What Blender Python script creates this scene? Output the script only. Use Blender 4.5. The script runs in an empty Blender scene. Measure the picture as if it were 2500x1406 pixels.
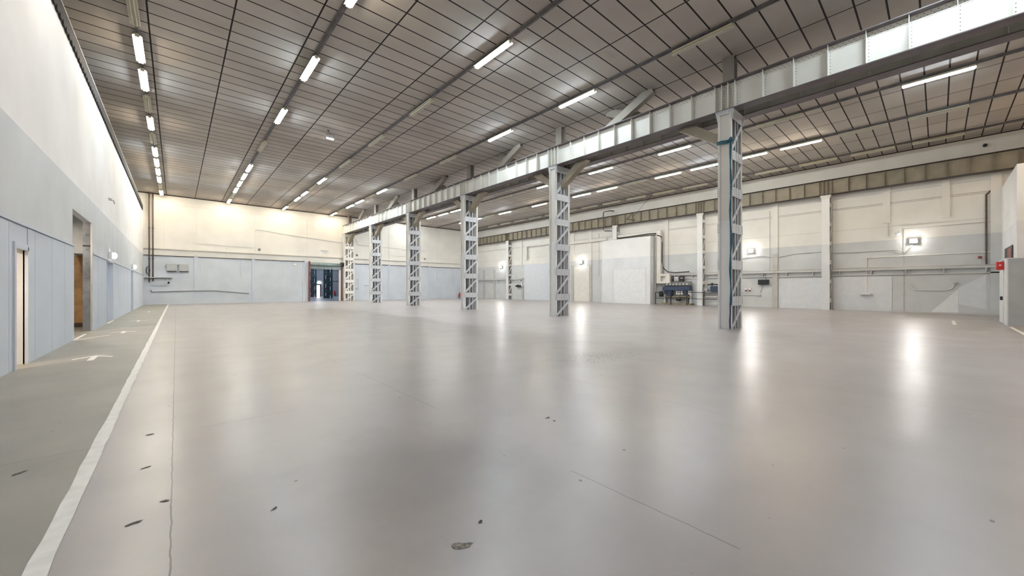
import bpy, bmesh, math, random
from mathutils import Vector, Matrix
random.seed(7)
C = bpy.context.scene.collection
SC = bpy.context.scene
PI = math.pi
# ------------------------------------------------------------------ camera, world, exposure
FPX = 923.5                       # focal length in pixels of the 2500 px wide frame
cam_d = bpy.data.cameras.new('camera'); cam = bpy.data.objects.new('camera', cam_d); C.objects.link(cam)
cam_d.sensor_width = 36.0; cam_d.lens = 36.0 * FPX / 2500.0
cam_d.shift_y = 1.0 / 2500.0
cam_d.clip_start = 0.05; cam_d.clip_end = 300
cam.location = (0, 0, 1.5)
cam.rotation_euler = (PI / 2, 0, -math.atan(820.0 / FPX))
SC.camera = cam
w = bpy.data.worlds.new('world'); SC.world = w; w.use_nodes = True
w.node_tree.nodes['Background'].inputs[0].default_value = (0.75, 0.8, 0.9, 1)
w.node_tree.nodes['Background'].inputs[1].default_value = 0.0
SC.view_settings.view_transform = 'Standard'; SC.view_settings.look = 'None'
SC.view_settings.gamma = 1; SC.view_settings.use_curve_mapping = False
SC.view_settings.exposure = 1.85
TUBE = 46.0                       # emission of the fluorescent tubes
FLOOD = 95.0                     # emission of the bulkhead lamps
H = 10.35                         # ceiling height
YB = 48.3                         # back wall
XL = -2.25                        # face of the partition on the left
XR = 35.0                         # right wall

def area(name, loc, sx, sy, power, col, rot=(0, 0, 0)):
    d = bpy.data.lights.new(name, 'AREA'); d.shape = 'RECTANGLE'; d.size = sx; d.size_y = sy
    d.energy = power; d.color = col
    o = bpy.data.objects.new(name, d); C.objects.link(o); o.location = loc; o.rotation_euler = rot
    return o
# unseen fill lamps added behind the camera; lamps of the rooms off the hall
for x in (3.9, 8.75, 13.7, 23.3, 28.1):
    for y in (-4.5, -10.0):
        area('fill_light_behind', (x, y, 10.05), 0.28, 2.0, 42 if x > 20 else 40, (1, .72, .42) if x > 20 else (.9, .95, 1))
for x, y, pw in ((-1.0, 12.8, 28), (-1.0, 7.3, 22), (3.93, 5.5, 16)):
    area('strip_light_overhead', (x, y, 10.05), 0.28, 2.0, pw, (1, .95, .9))
for k in (3, 5, 7, 9, 11, 13, 15):              # fill row added out of sight behind the girder
    area('fill_light_row_behind_girder', (18.45, .02 + 2.74 * k, 10.05), 0.28, 2.0, 75, (.92, .96, 1))
area('passage_light', (-3.4, 10.6, 2.7), 0.5, 0.5, 26, (1, .86, .7))
area('passage_light', (-3.2, 18.9, 3.95), 0.3, 0.3, 22, (1, .86, .72))
area('passage_light', (-3.6, 23.6, 2.75), 0.5, 0.5, 9, (.92, .95, 1))
area('passage_light', (-3.6, 34.4, 2.75), 0.5, 0.5, 8, (.92, .95, 1))
area('next_hall_light', (15, 58, 8.5), 3, 3, 100, (.85, .9, 1))
area('next_hall_light', (19, 70, 8.5), 3, 3, 150, (.8, .9, 1))

# ------------------------------------------------------------------ materials
def new_mat(name):
    m = bpy.data.materials.new(name); m.use_nodes = True
    n = m.node_tree.nodes; l = m.node_tree.links
    return m, n, l, n['Principled BSDF']
def noise_col(n, l, co, c1, c2, scale=1.5, detail=5, lo=.35, hi=.65):
    t = n.new('ShaderNodeTexNoise'); t.inputs['Scale'].default_value = scale; t.inputs['Detail'].default_value = detail
    l.new(co, t.inputs['Vector'])
    r = n.new('ShaderNodeValToRGB'); r.color_ramp.elements[0].position = lo; r.color_ramp.elements[1].position = hi
    r.color_ramp.elements[0].color = (*c1, 1); r.color_ramp.elements[1].color = (*c2, 1)
    l.new(t.outputs['Fac'], r.inputs['Fac'])
    return r.outputs['Color'], t.outputs['Fac']
def mth(n, l, op, a, b=None, c=None, clamp=False):
    x = n.new('ShaderNodeMath'); x.operation = op; x.use_clamp = clamp
    for i, v in enumerate((a, b, c)):
        if v is None: continue
        if isinstance(v, (int, float)): x.inputs[i].default_value = v
        else: l.new(v, x.inputs[i])
    return x.outputs[0]
def mix(n, l, f, a, b):
    x = n.new('ShaderNodeMix'); x.data_type = 'RGBA'
    if isinstance(f, (int, float)): x.inputs[0].default_value = f
    else: l.new(f, x.inputs[0])
    for i, v in ((6, a), (7, b)):
        if isinstance(v, tuple): x.inputs[i].default_value = (*v, 1)
        else: l.new(v, x.inputs[i])
    return x.outputs[2]
def wcoord(n):                      # world position
    g = n.new('ShaderNodeNewGeometry'); return g.outputs['Position']
def sep(n, l, v):
    s = n.new('ShaderNodeSeparateXYZ'); l.new(v, s.inputs[0]); return s.outputs

def plain(name, col, rough=.6, metal=0.0, var=.10, scale=3.0, bump=0.0):
    m, n, l, p = new_mat(name)
    co = wcoord(n)
    a = tuple(c * (1 - var) for c in col); b = tuple(min(1, c * (1 + var)) for c in col)
    c, f = noise_col(n, l, co, a, b, scale)
    l.new(c, p.inputs['Base Color']); p.inputs['Roughness'].default_value = rough
    p.inputs['Metallic'].default_value = metal
    if bump:
        bp = n.new('ShaderNodeBump'); bp.inputs['Strength'].default_value = bump; bp.inputs['Distance'].default_value = .02
        l.new(f, bp.inputs['Height']); l.new(bp.outputs[0], p.inputs['Normal'])
    return m
def twotone(name, low, high, z, rough=.65, var=.05, brick=False, low2=None):
    m, n, l, p = new_mat(name)
    co = wcoord(n); s = sep(n, l, co)
    cl, f = noise_col(n, l, co, tuple(c * (1 - var) for c in low), tuple(c * (1 + var) for c in low), .8)
    ch, f2 = noise_col(n, l, co, tuple(c * (1 - var) for c in high), tuple(min(.92, c * (1 + var)) for c in high), .5)
    k = mth(n, l, 'GREATER_THAN', s[2], z)
    col = mix(n, l, k, cl, ch)
    # slow vertical soiling of the old paint
    t = n.new('ShaderNodeTexNoise'); t.inputs['Scale'].default_value = 1.0; t.inputs['Detail'].default_value = 6
    mp = n.new('ShaderNodeMapping'); mp.inputs['Scale'].default_value = (1.6, 1.6, .25); l.new(co, mp.inputs[0]); l.new(mp.outputs[0], t.inputs['Vector'])
    g = mth(n, l, 'MULTIPLY_ADD', t.outputs['Fac'], 1.6, -1.0, clamp=True)
    col = mix(n, l, mth(n, l, 'MULTIPLY', g, .35), col, tuple(c * .82 for c in high))
    l.new(col, p.inputs['Base Color']); p.inputs['Roughness'].default_value = rough
    if brick:
        br = n.new('ShaderNodeTexBrick'); br.inputs['Scale'].default_value = 1.0
        br.inputs['Brick Width'].default_value = .5; br.inputs['Row Height'].default_value = .25; br.inputs['Mortar Size'].default_value = .006
        cx = n.new('ShaderNodeCombineXYZ'); l.new(mth(n, l, 'ADD', s[0], s[1]), cx.inputs[0]); l.new(s[2], cx.inputs[1]); l.new(cx.outputs[0], br.inputs['Vector'])
        bp = n.new('ShaderNodeBump'); bp.inputs['Strength'].default_value = .12; bp.inputs['Distance'].default_value = .01; bp.invert = True
        l.new(br.outputs['Fac'], bp.inputs['Height']); l.new(bp.outputs[0], p.inputs['Normal'])
    return m

CREAM = (.80, .765, .70)
M = {}
M['wall_back'] = twotone('painted_wall_back', (.60, .635, .68), CREAM, 4.53, brick=True)
M['wall_left'] = twotone('painted_partition', (.60, .61, .615), (.79, .765, .74), 4.6)
M['panel_left'] = plain('blue_grey_board', (.58, .62, .68), .6, var=.03, scale=.7)
M['wall_right'] = twotone('painted_wall_right', (.60, .60, .585), (.80, .765, .70), 4.68, brick=True)
M['tray'] = plain('pale_tray_paint', (.60, .59, .56), .55, var=.04)
M['cladding'] = plain('pale_blue_cladding', (.66, .68, .70), .6, var=.03)
M['panel_right'] = plain('pale_cladding', (.70, .71, .715), .6, var=.03)
M['white_box'] = twotone('white_plasterboard', (.74, .745, .745), (.83, .82, .79), 4.6)
M['cream'] = plain('cream_paint', (.78, .74, .67), .55, var=.04)
M['strip'] = plain('worn_beige_paint', (.50, .475, .435), .7, var=.07, scale=2)
M['steel_light'] = twotone('grey_column_plate', (.70, .695, .68), (.66, .635, .58), 4.02, rough=.45, var=.03)
M['steel'] = plain('grey_painted_steel', (.55, .56, .57), .45, var=.05, scale=1.5)
M['girder'] = plain('grey_green_girder_paint', (.80, .78, .71), .45, var=.04, scale=1)
M['girder_flange'] = plain('dusty_flange_steel', (.12, .098, .10), .55, var=.15, scale=2)
M['girder_dark'] = plain('dusty_brown_girder_paint', (.30, .26, .19), .6, var=.10, scale=2)
M['roof_steel'] = plain('brown_grey_roof_steel', (.27, .235, .195), .6, var=.1, scale=1.5)
M['rivet'] = plain('dark_rivet', (.12, .11, .10), .5)
M['rail'] = plain('dark_grey_rail', (.12, .11, .105), .55, var=.2)
M['fixture'] = plain('cream_enamel', (.62, .58, .42), .4, var=.05)
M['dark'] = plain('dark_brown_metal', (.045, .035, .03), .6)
M['broken'] = plain('broken_concrete', (.20, .18, .155), .9, var=.45, scale=40)
M['blackened'] = plain('blackened_sheet', (.02, .016, .014), .85)
M['steel_inner'] = plain('shaded_inner_steel', (.33, .335, .34), .55, var=.08)  # grey darkened to paint in the shade inside the columns
M['black'] = plain('black_plastic', (.015, .015, .018), .35)
M['pipe'] = plain('rusty_brown_pipe', (.10, .065, .05), .6, var=.25, scale=8)
M['redrust'] = plain('dark_red_paint', (.22, .06, .045), .6, var=.25, scale=8)
M['red'] = plain('red_paint', (.62, .03, .03), .35)
M['white'] = plain('white_plastic', (.8, .8, .79), .45, var=.03)
M['greybox'] = plain('grey_box_paint', (.47, .48, .48), .5, var=.05)
M['shutter'] = plain('green_grey_shutter', (.28, .34, .33), .4, .5, var=.1)
M['teal'] = plain('teal_cloth', (.008, .085, .13), .6, var=.3, scale=10)
M['teal_steel'] = plain('dark_teal_steel', (.045, .085, .10), .45, var=.15)
M['navy'] = plain('navy_paint', (.035, .055, .10), .4, var=.1)
M['wood'] = plain('brown_board', (.42, .25, .11), .55, var=.3, scale=3)
M['tan'] = plain('tan_plaster', (.62, .53, .44), .7, var=.04)
M['concrete'] = plain('pale_concrete', (.52, .49, .46), .7, var=.08)
M['plinth'] = plain('olive_timber', (.26, .21, .12), .7, var=.2)
M['paint_line'] = plain('white_line_paint', (.80, .78, .73), .5, var=.06, scale=9)
M['hall_floor2'] = plain('blue_grey_floor', (.32, .37, .43), .35, var=.12)
M['hall_wall2'] = plain('mauve_grey_wall', (.36, .37, .42), .7, var=.06)
M['cable'] = plain('grey_cable', (.22, .21, .2), .6)

# galvanised steel jamb
M['galv'] = plain('galvanised_steel', (.32, .33, .34), .35, .6, var=.25, scale=2)

def emit(name, col, strength):
    m, n, l, p = new_mat(name)
    p.inputs['Base Color'].default_value = (.8, .8, .8, 1)
    p.inputs['Emission Color'].default_value = (*col, 1); p.inputs['Emission Strength'].default_value = strength
    return m
M['tube_cool'] = emit('lit_tube_cool', (.74, .87, 1.0), TUBE)
M['tube_white'] = emit('lit_tube_white', (.90, .96, 1.0), TUBE)
M['tube_warm'] = emit('lit_tube_warm', (1.0, .87, .69), TUBE * .72)
M['tube_off'] = plain('unlit_tube', (.55, .53, .45), .3, var=.03)
M['bulb'] = emit('lit_lamp_glass', (1.0, .98, .95), FLOOD)
M['bulb_soft'] = emit('lit_sign_face', (1.0, 1.0, .98), 3.0)
M['sky_door'] = emit('daylit_doorway', (1.0, .82, .85), 1.3)

# suspended ceiling
def ceiling_mat():
    m, n, l, p = new_mat('suspended_ceiling_tiles')
    co = wcoord(n); s = sep(n, l, co)
    def lines(v, off, pitch, half):
        a = mth(n, l, 'SUBTRACT', v, off); b = mth(n, l, 'DIVIDE', a, pitch); r = mth(n, l, 'ROUND', b)
        d = mth(n, l, 'ABSOLUTE', mth(n, l, 'SUBTRACT', b, r)); d = mth(n, l, 'MULTIPLY', d, pitch)
        return mth(n, l, 'LESS_THAN', d, half), mth(n, l, 'FLOOR', b)
    lx, ix = lines(s[0], 15.93, 2.077, .024)
    ly, iy = lines(s[1], 3.80, .6855, .025)
    line = mth(n, l, 'MAXIMUM', lx, ly)
    cx = n.new('ShaderNodeCombineXYZ'); l.new(ix, cx.inputs[0]); l.new(iy, cx.inputs[1])
    wn = n.new('ShaderNodeTexWhiteNoise'); wn.noise_dimensions = '2D'; l.new(cx.outputs[0], wn.inputs['Vector'])
    base, f = noise_col(n, l, co, (.385, .345, .305), (.47, .43, .385), .45, 4, .3, .7)
    t = mth(n, l, 'MULTIPLY_ADD', wn.outputs['Value'], .16, .90)
    tint = n.new('ShaderNodeVectorMath'); tint.operation = 'SCALE'; l.new(base, tint.inputs[0]); l.new(t, tint.inputs['Scale'])
    st, f2 = noise_col(n, l, co, (0, 0, 0), (1, 1, 1), .9, 3, .66, .74)
    col = mix(n, l, mth(n, l, 'MULTIPLY', st, .22), tint.outputs[0], (.20, .16, .13))
    col = mix(n, l, line, col, (.018, .013, .011))
    l.new(col, p.inputs['Base Color']); p.inputs['Roughness'].default_value = .75
    p.inputs['Specular IOR Level'].default_value = .2
    return m
M['ceiling'] = ceiling_mat()

# polished concrete floor
def floor_mat():
    m, n, l, p = new_mat('polished_concrete_floor')
    co = wcoord(n); s = sep(n, l, co)
    base, f = noise_col(n, l, co, (.335, .30, .285), (.385, .35, .335), .32, 5, .3, .7)
    b2, f2 = noise_col(n, l, co, (0, 0, 0), (1, 1, 1), 1.6, 7, .45, .75)
    col = mix(n, l, mth(n, l, 'MULTIPLY', b2, .26), base, (.25, .225, .215))
    # walkway left of the white line: duller, olive grey
    wk = mth(n, l, 'LESS_THAN', s[0], -.55)
    olive, f3 = noise_col(n, l, co, (.22, .205, .165), (.29, .27, .225), .9, 6, .3, .7)
    col = mix(n, l, mth(n, l, 'MULTIPLY', wk, .9), col, olive)
    # worn brown strip by the right wall
    br = mth(n, l, 'MULTIPLY', mth(n, l, 'GREATER_THAN', s[0], 27.95), mth(n, l, 'LESS_THAN', s[1], 1.2))
    col = mix(n, l, mth(n, l, 'MULTIPLY', br, .8), col, (.27, .235, .20))
    # dark scuffed patches
    def blob(x, y, rx, ry, k, c):
        nonlocal col
        a = mth(n, l, 'DIVIDE', mth(n, l, 'SUBTRACT', s[0], x), rx); b = mth(n, l, 'DIVIDE', mth(n, l, 'SUBTRACT', s[1], y), ry)
        d = mth(n, l, 'SQRT', mth(n, l, 'ADD', mth(n, l, 'MULTIPLY', a, a), mth(n, l, 'MULTIPLY', b, b)))
        d = mth(n, l, 'SUBTRACT', d, mth(n, l, 'MULTIPLY', f2, .9))
        v = mth(n, l, 'MULTIPLY', mth(n, l, 'SUBTRACT', 1.0, d, clamp=True), k)
        col = mix(n, l, v, col, c)
        return v
    blob(1.5, 2.75, .75, .9, .45, (.16, .14, .13))
    blob(6.6, 5.0, 1.4, .5, .5, (.22, .19, .17))
    blob(20.5, 3.0, 2.5, 5.0, .25, (.33, .30, .27))
    # saw-cut joints
    def joint(v, off, pitch, half, lim=None):
        b = mth(n, l, 'DIVIDE', mth(n, l, 'SUBTRACT', v, off), pitch); r = mth(n, l, 'ROUND', b)
        d = mth(n, l, 'MULTIPLY', mth(n, l, 'ABSOLUTE', mth(n, l, 'SUBTRACT', b, r)), pitch)
        return mth(n, l, 'LESS_THAN', d, half)
    jn = n.new('ShaderNodeTexNoise'); jn.inputs['Scale'].default_value = 6; l.new(co, jn.inputs['Vector'])
    wob = mth(n, l, 'MULTIPLY_ADD', jn.outputs['Fac'], .02, -.01)
    j1 = joint(mth(n, l, 'ADD', s[0], wob), -.025, 60.0, .0045)
    j2 = joint(mth(n, l, 'ADD', s[0], wob), 2.455 - .025, 2.455, .0035)
    j3 = joint(mth(n, l, 'ADD', s[1], wob), 5.27, 9.6, .004)
    brk = n.new('ShaderNodeTexNoise'); brk.inputs['Scale'].default_value = .5; l.new(co, brk.inputs['Vector'])
    bk = mth(n, l, 'GREATER_THAN', brk.outputs['Fac'], .5)
    js = mth(n, l, 'MAXIMUM', mth(n, l, 'MULTIPLY', mth(n, l, 'MAXIMUM', j2, j3), mth(n, l, 'MULTIPLY', bk, .75)), mth(n, l, 'MULTIPLY', j1, .95))
    # small pits and chips
    vo = n.new('ShaderNodeTexVoronoi'); vo.feature = 'F1'; vo.voronoi_dimensions = '2D'; vo.inputs['Scale'].default_value = 1.25
    nv = n.new('ShaderNodeVectorMath'); nv.operation = 'ADD'
    dn = n.new('ShaderNodeTexNoise'); dn.inputs['Scale'].default_value = 14; l.new(co, dn.inputs['Vector'])
    dv = n.new('ShaderNodeVectorMath'); dv.operation = 'SCALE'; dv.inputs['Scale'].default_value = .06; l.new(dn.outputs['Color'], dv.inputs[0])
    l.new(co, nv.inputs[0]); l.new(dv.outputs[0], nv.inputs[1]); l.new(nv.outputs[0], vo.inputs['Vector'])
    sz = sep(n, l, vo.outputs['Color'])
    thr = mth(n, l, 'MULTIPLY', mth(n, l, 'POWER', sz[0], 3.0), .024)
    pit = mth(n, l, 'LESS_THAN', vo.outputs['Distance'], thr)
    dark = mth(n, l, 'MAXIMUM', js, mth(n, l, 'MULTIPLY', pit, .8))
    col = mix(n, l, dark, col, (.07, .06, .055))
    l.new(col, p.inputs['Base Color'])
    rg, f4 = noise_col(n, l, co, (.285, .285, .285), (.36, .36, .36), 1.1, 6, .3, .7)
    rr = mix(n, l, mth(n, l, 'MULTIPLY', wk, .8), rg, (.55, .55, .55))
    l.new(rr, p.inputs['Roughness'])
    p.inputs['Specular IOR Level'].default_value = 1.0
    bn = n.new('ShaderNodeTexNoise'); bn.inputs['Scale'].default_value = 2.2; bn.inputs['Detail'].default_value = 4; l.new(co, bn.inputs['Vector'])
    bp = n.new('ShaderNodeBump'); bp.inputs['Strength'].default_value = .15; bp.inputs['Distance'].default_value = .02
    l.new(bn.outputs['Fac'], bp.inputs['Height']); l.new(bp.outputs[0], p.inputs['Normal'])
    return m
M['floor'] = floor_mat()

# ------------------------------------------------------------------ mesh helpers
class MB:
    def __init__(s): s.v = []; s.f = []; s.m = []; s.cur = 0
    def add(s, vs, fs):
        o = len(s.v); s.v += [tuple(v) for v in vs]; s.f += [tuple(i + o for i in f) for f in fs]; s.m += [s.cur] * len(fs)
        return s
    def box(s, x0, x1, y0, y1, z0, z1):
        x0, x1 = min(x0, x1), max(x0, x1); y0, y1 = min(y0, y1), max(y0, y1); z0, z1 = min(z0, z1), max(z0, z1)
        return s.add([(x0, y0, z0), (x1, y0, z0), (x1, y1, z0), (x0, y1, z0), (x0, y0, z1), (x1, y0, z1), (x1, y1, z1), (x0, y1, z1)],
                     [(0, 3, 2, 1), (4, 5, 6, 7), (0, 1, 5, 4), (1, 2, 6, 5), (2, 3, 7, 6), (3, 0, 4, 7)])
    def prism(s, poly, axis, a, b):           # poly in the two other axes, extruded along axis from a to b
        n = len(poly)
        def P(u, v, t): return {'x': (t, u, v), 'y': (u, t, v), 'z': (u, v, t)}[axis]
        vs = [P(u, v, a) for u, v in poly] + [P(u, v, b) for u, v in poly]
        fs = [tuple(range(n))[::-1], tuple(range(n, 2 * n))] + [(i, (i + 1) % n, n + (i + 1) % n, n + i) for i in range(n)]
        return s.add(vs, fs)
    def tube(s, pts, r, k=8, cap=True):
        pts = [Vector(p) for p in pts]; rings = []
        for i, p in enumerate(pts):
            if i == 0: d = pts[1] - p
            elif i == len(pts) - 1: d = p - pts[-2]
            else: d = (pts[i + 1] - p).normalized() + (p - pts[i - 1]).normalized()
            d.normalize()
            up = Vector((0, 0, 1)) if abs(d.z) < .9 else Vector((0, 1, 0))
            a = d.cross(up).normalized(); b = a.cross(d).normalized()
            rings.append([p + r * (math.cos(2 * PI * j / k) * a + math.sin(2 * PI * j / k) * b) for j in range(k)])
        vs = [q for R in rings for q in R]; fs = []
        for i in range(len(pts) - 1):
            for j in range(k):
                fs.append((i * k + j, i * k + (j + 1) % k, (i + 1) * k + (j + 1) % k, (i + 1) * k + j))
        if cap: fs += [tuple(range(k))[::-1], tuple(range((len(pts) - 1) * k, len(pts) * k))]
        return s.add(vs, fs)
    def lathe(s, prof, c, axis='z', k=16):
        vs = []; 
        for r, t in prof:
            for j in range(k):
                a = 2 * PI * j / k; u, v = r * math.cos(a), r * math.sin(a)
                vs.append({'z': (c[0] + u, c[1] + v, c[2] + t), 'x': (c[0] + t, c[1] + u, c[2] + v), 'y': (c[0] + u, c[1] + t, c[2] + v)}[axis])
        fs = []
        for i in range(len(prof) - 1):
            for j in range(k): fs.append((i * k + j, i * k + (j + 1) % k, (i + 1) * k + (j + 1) % k, (i + 1) * k + j))
        fs += [tuple(range(k))[::-1], tuple(range((len(prof) - 1) * k, len(prof) * k))]
        return s.add(vs, fs)
    def rivet(s, c, nrm, r=.016, h=.012):
        n = Vector(nrm).normalized(); up = Vector((0, 0, 1)) if abs(n.z) < .9 else Vector((0, 1, 0))
        a = n.cross(up).normalized(); b = a.cross(n); c = Vector(c); k = 6; old = s.cur; s.cur = 1 if s.rv else old
        vs = [c + r * (math.cos(2 * PI * j / k) * a + math.sin(2 * PI * j / k) * b) for j in range(k)]
        vs += [c + .6 * r * (math.cos(2 * PI * j / k) * a + math.sin(2 * PI * j / k) * b) + h * n for j in range(k)]
        s.add(vs, [(j, (j + 1) % k, k + (j + 1) % k, k + j) for j in range(k)] + [tuple(range(k, 2 * k))]); s.cur = old
        return s
    rv = True
    def mesh(s, name, mat, mat2=None):
        me = bpy.data.meshes.new(name); me.from_pydata(s.v, [], s.f); me.materials.append(M[mat])
        if mat2: me.materials.append(M[mat2])
        me.polygons.foreach_set('material_index', s.m if mat2 else [0] * len(s.f))
        bm = bmesh.new(); bm.from_mesh(me); bmesh.ops.recalc_face_normals(bm, faces=bm.faces); bm.to_mesh(me); bm.free()
        return me
def link(name, me, parent=None, loc=None, smooth=False, bevel=0):
    o = bpy.data.objects.new(name, me); C.objects.link(o)
    if parent: o.parent = parent
    if loc: o.location = loc
    if smooth:
        for p in me.polygons: p.use_smooth = True
    if bevel:
        b = o.modifiers.new('bevel', 'BEVEL'); b.width = bevel; b.segments = 2; b.limit_method = 'ANGLE'
    return o
def obj(name, mb, mat, parent=None, loc=None, mat2=None, smooth=False, bevel=0):
    return link(name, mb.mesh(name, mat, mat2), parent, loc, smooth, bevel)
def tag(o, label, cat, group=None):
    o['label'] = label; o['category'] = cat
    if group: o['group'] = group
    return o
def thing(name, label, cat, loc, group=None):
    o = bpy.data.objects.new(name, None); C.objects.link(o); o.location = loc
    o.empty_display_size = .2
    return tag(o, label, cat, group)
def struct(name, mb, mat, parent=None, **k):
    o = obj(name, mb, mat, parent, **k)
    o['kind'] = 'structure'
    return o
def dup(root, loc):
    r = root.copy(); C.objects.link(r); r.location = loc
    for ch in list(root.children):
        c = ch.copy(); C.objects.link(c); c.parent = r
        for g in list(ch.children):
            d = g.copy(); C.objects.link(d); d.parent = c
    return r
ORD = ['first', 'second', 'third', 'fourth', 'fifth', 'sixth', 'seventh', 'eighth', 'ninth', 'tenth', 'eleventh', 'twelfth',
       'thirteenth', 'fourteenth', 'fifteenth', 'sixteenth', 'seventeenth', 'eighteenth', 'nineteenth']

# ------------------------------------------------------------------ room shell
YF = -14.0; XO = -8.0
struct('floor', MB().box(XO, XR + .6, YF, YB + .15, -.2, 0), 'floor')
struct('ceiling', MB().box(XO, XR + .6, YF, YB + .3, H, H + .2), 'ceiling')
# back wall with the shutter opening X 11.55..15.0, height 4.05
OX0, OX1, OZ = 11.55, 15.0, 4.05
bw = MB().box(XO, OX0, YB, YB + .3, 0, H).box(OX1, XR + .6, YB, YB + .3, 0, H).box(OX0, OX1, YB, YB + .3, OZ, H)
wall_back = struct('wall_back', bw, 'wall_back')
struct('wall_right', MB().box(XR, XR + .4, YF, YB, 0, H), 'wall_right')
struct('wall_front', MB().box(XO, XR + .4, YF - .3, YF, 0, H), 'cream')
struct('wall_outer', MB().box(XO - .3, XO, YF, YB, 0, H), 'cream')
# partition on the left, with four openings
ops = [(11.24, 12.04, 2.25), (16.69, 19.86, 3.82), (23.6, 25.72, 2.68), (35.2, 36.75, 2.72)]
lw = MB(); y = YF; T = .18; HL = 8.45
for a, b, z in ops:
    lw.box(XL - T, XL, y, a, 0, HL); lw.box(XL - T, XL, a, b, z, HL); y = b
lw.box(XL - T, XL, y, YB, 0, HL)
wall_left = struct('wall_left', lw, 'wall_left')
# lower boarding of the partition: individual joints show as shadow gaps
def boards(segs, z1, thick=.03):
    mb = MB()
    for a, b in segs: mb.box(XL, XL + thick, a + .008, b - .008, 0.0, z1)
    return mb
segs = []
def split(a, b, cuts):
    e = [a] + [c for c in cuts if a < c < b] + [b]
    return list(zip(e[:-1], e[1:]))
segs += split(-8.0, 11.16, [-3.0, -1.5, 0, 1.5, 3, 4.5, 6, 7.5, 9.2, 10.95]) + split(12.10, 16.69, [12.62, 14.06, 15.46])
segs += split(19.90, 23.55, [21.2, 22.3, 22.9]) + split(25.75, 35.15, [28.0, 30.4, 32.8]) + split(36.8, YB - .02, [39.5, 42.2, 44.0, 46.0])
struct('wall_left_boarding', boards(segs, 2.70), 'panel_left', wall_left)
struct('wall_left_boarding_head', MB().box(XL, XL + .02, 11.16, 12.10, 2.26, 2.70), 'panel_left', wall_left)
tr = MB()
for a, b in ((-8, 16.69), (19.88, 35.1), (36.8, YB - .02)): tr.box(XL, XL + .055, a, b, 2.715, 2.755)
struct('trim_1', tr, 'panel_left')
# frame of the near doorway
struct('door_1', MB().box(XL - .02, XL + .06, 11.14, 11.24, 0, 2.36).box(XL - .02, XL + .045, 12.04, 12.10, 0, 2.32).box(XL - .02, XL + .045, 11.24, 12.10, 2.25, 2.36), 'panel_left')
struct('door_2', MB().box(XL - .17, XL + .045, 23.54, 23.61, 0, 2.72).box(XL - .17, XL + .045, 25.71, 25.77, 0, 2.72).box(XL - .17, XL + .045, 23.54, 25.77, 2.672, 2.73), 'panel_left')
struct('door_3', MB().box(XL - .17, XL + .045, 35.14, 35.21, 0, 2.76).box(XL - .17, XL + .045, 36.74, 36.81, 0, 2.76).box(XL - .17, XL + .045, 35.14, 36.81, 2.712, 2.77), 'panel_left')
# rooms behind the openings
rm = MB()
rm.box(-5.0, XL - T, 12.04, 12.14, 0, 2.9).box(-5.0, -4.9, 9.5, 12.04, 0, 2.9).box(-5.0, XL - T, 9.4, 9.5, 0, 2.9).box(-5.0, XL - T, 9.5, 12.04, 2.9, 3.0)
struct('wall_room_near', rm, 'tan')
rm = MB().box(-4.6, XL - T, 16.55, 16.65, 0, 4.3).box(-4.6, -4.5, 16.65, 23.0, 0, 4.3).box(-4.6, XL - T, 16.65, 23.0, 4.3, 4.4).box(-4.6, XL - T, 22.32, 22.42, 0, 4.3)
rm.box(-2.9, XL - T, 20.9, 22.3, 2.78, 4.3)
struct('wall_room_tall', rm, 'greybox')
rm = MB().box(-5.0, XL - T, 25.72, 25.82, 0, 2.9).box(-5.0, -4.9, 22.5, 25.72, 0, 2.9).box(-5.0, XL - T, 22.44, 22.5, 0, 2.9).box(-5.0, XL - T, 22.5, 25.72, 2.9, 3.0)
rm.box(-5.0, XL - T, 36.75, 36.85, 0, 2.9).box(-5.0, -4.9, 33.0, 36.75, 0, 2.9).box(-5.0, XL - T, 32.9, 33.0, 0, 2.9).box(-5.0, XL - T, 33, 36.75, 2.9, 3.0)
struct('wall_room_far', rm, 'panel_left')
t = thing('boarded_door', 'tall brown board door inside the tall opening of the left wall', 'door', (-2.75, 22.25, 0))
obj('board', MB().box(-.75, .30, 0, .05, .10, 2.76), 'wood', t)
obj('bottom_rail', MB().box(-.75, .30, -.03, 0, .04, .16), 'pipe', t)
obj('batten', MB().box(-.02, .03, -.03, 0, .16, 2.76), 'wood', t)
t = thing('steel_jamb', 'grey galvanised steel jamb on the far side of the tall left opening', 'door jamb', (XL - .09, 19.86, 0))
jb = MB().box(-.10, .085, -.03, 0, 0, 3.80)
for k in range(7): jb.box(-.03, -.012, -.045, -.03, .35 + .5 * k, .41 + .5 * k).box(.012, .03, -.045, -.03, .35 + .5 * k, .41 + .5 * k)
obj('plate', jb, 'galv', t)
obj('edge_angle', MB().box(.085, .13, -.05, .02, 0, 3.80), 'concrete', t)
obj('seam_cleat', MB().box(-.10, .085, -.05, -.03, 2.98, 3.02), 'dark', t)

# corrugated dark edge on the partition's top
cor = MB(); pitch = .36
poly = []
y = YF
while y < 46.5:
    cor.prism([(y, HL + .10), (y, HL + .40), (y + pitch, HL + .40), (y + pitch, HL + .10), (y + pitch * .72, HL - .02), (y + pitch * .22, HL - .02)], 'x', XL + .002, XL + .05)
    y += pitch
o = obj('corrugated_edge', cor, 'blackened'); tag(o, 'dark corrugated sheet edge running along the top of the left wall', 'sheet metal')
obj('edge_strip', MB().box(XL - .06, XL + .06, YF, 46.6, HL + .40, HL + .425), 'cream', o)

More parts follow.
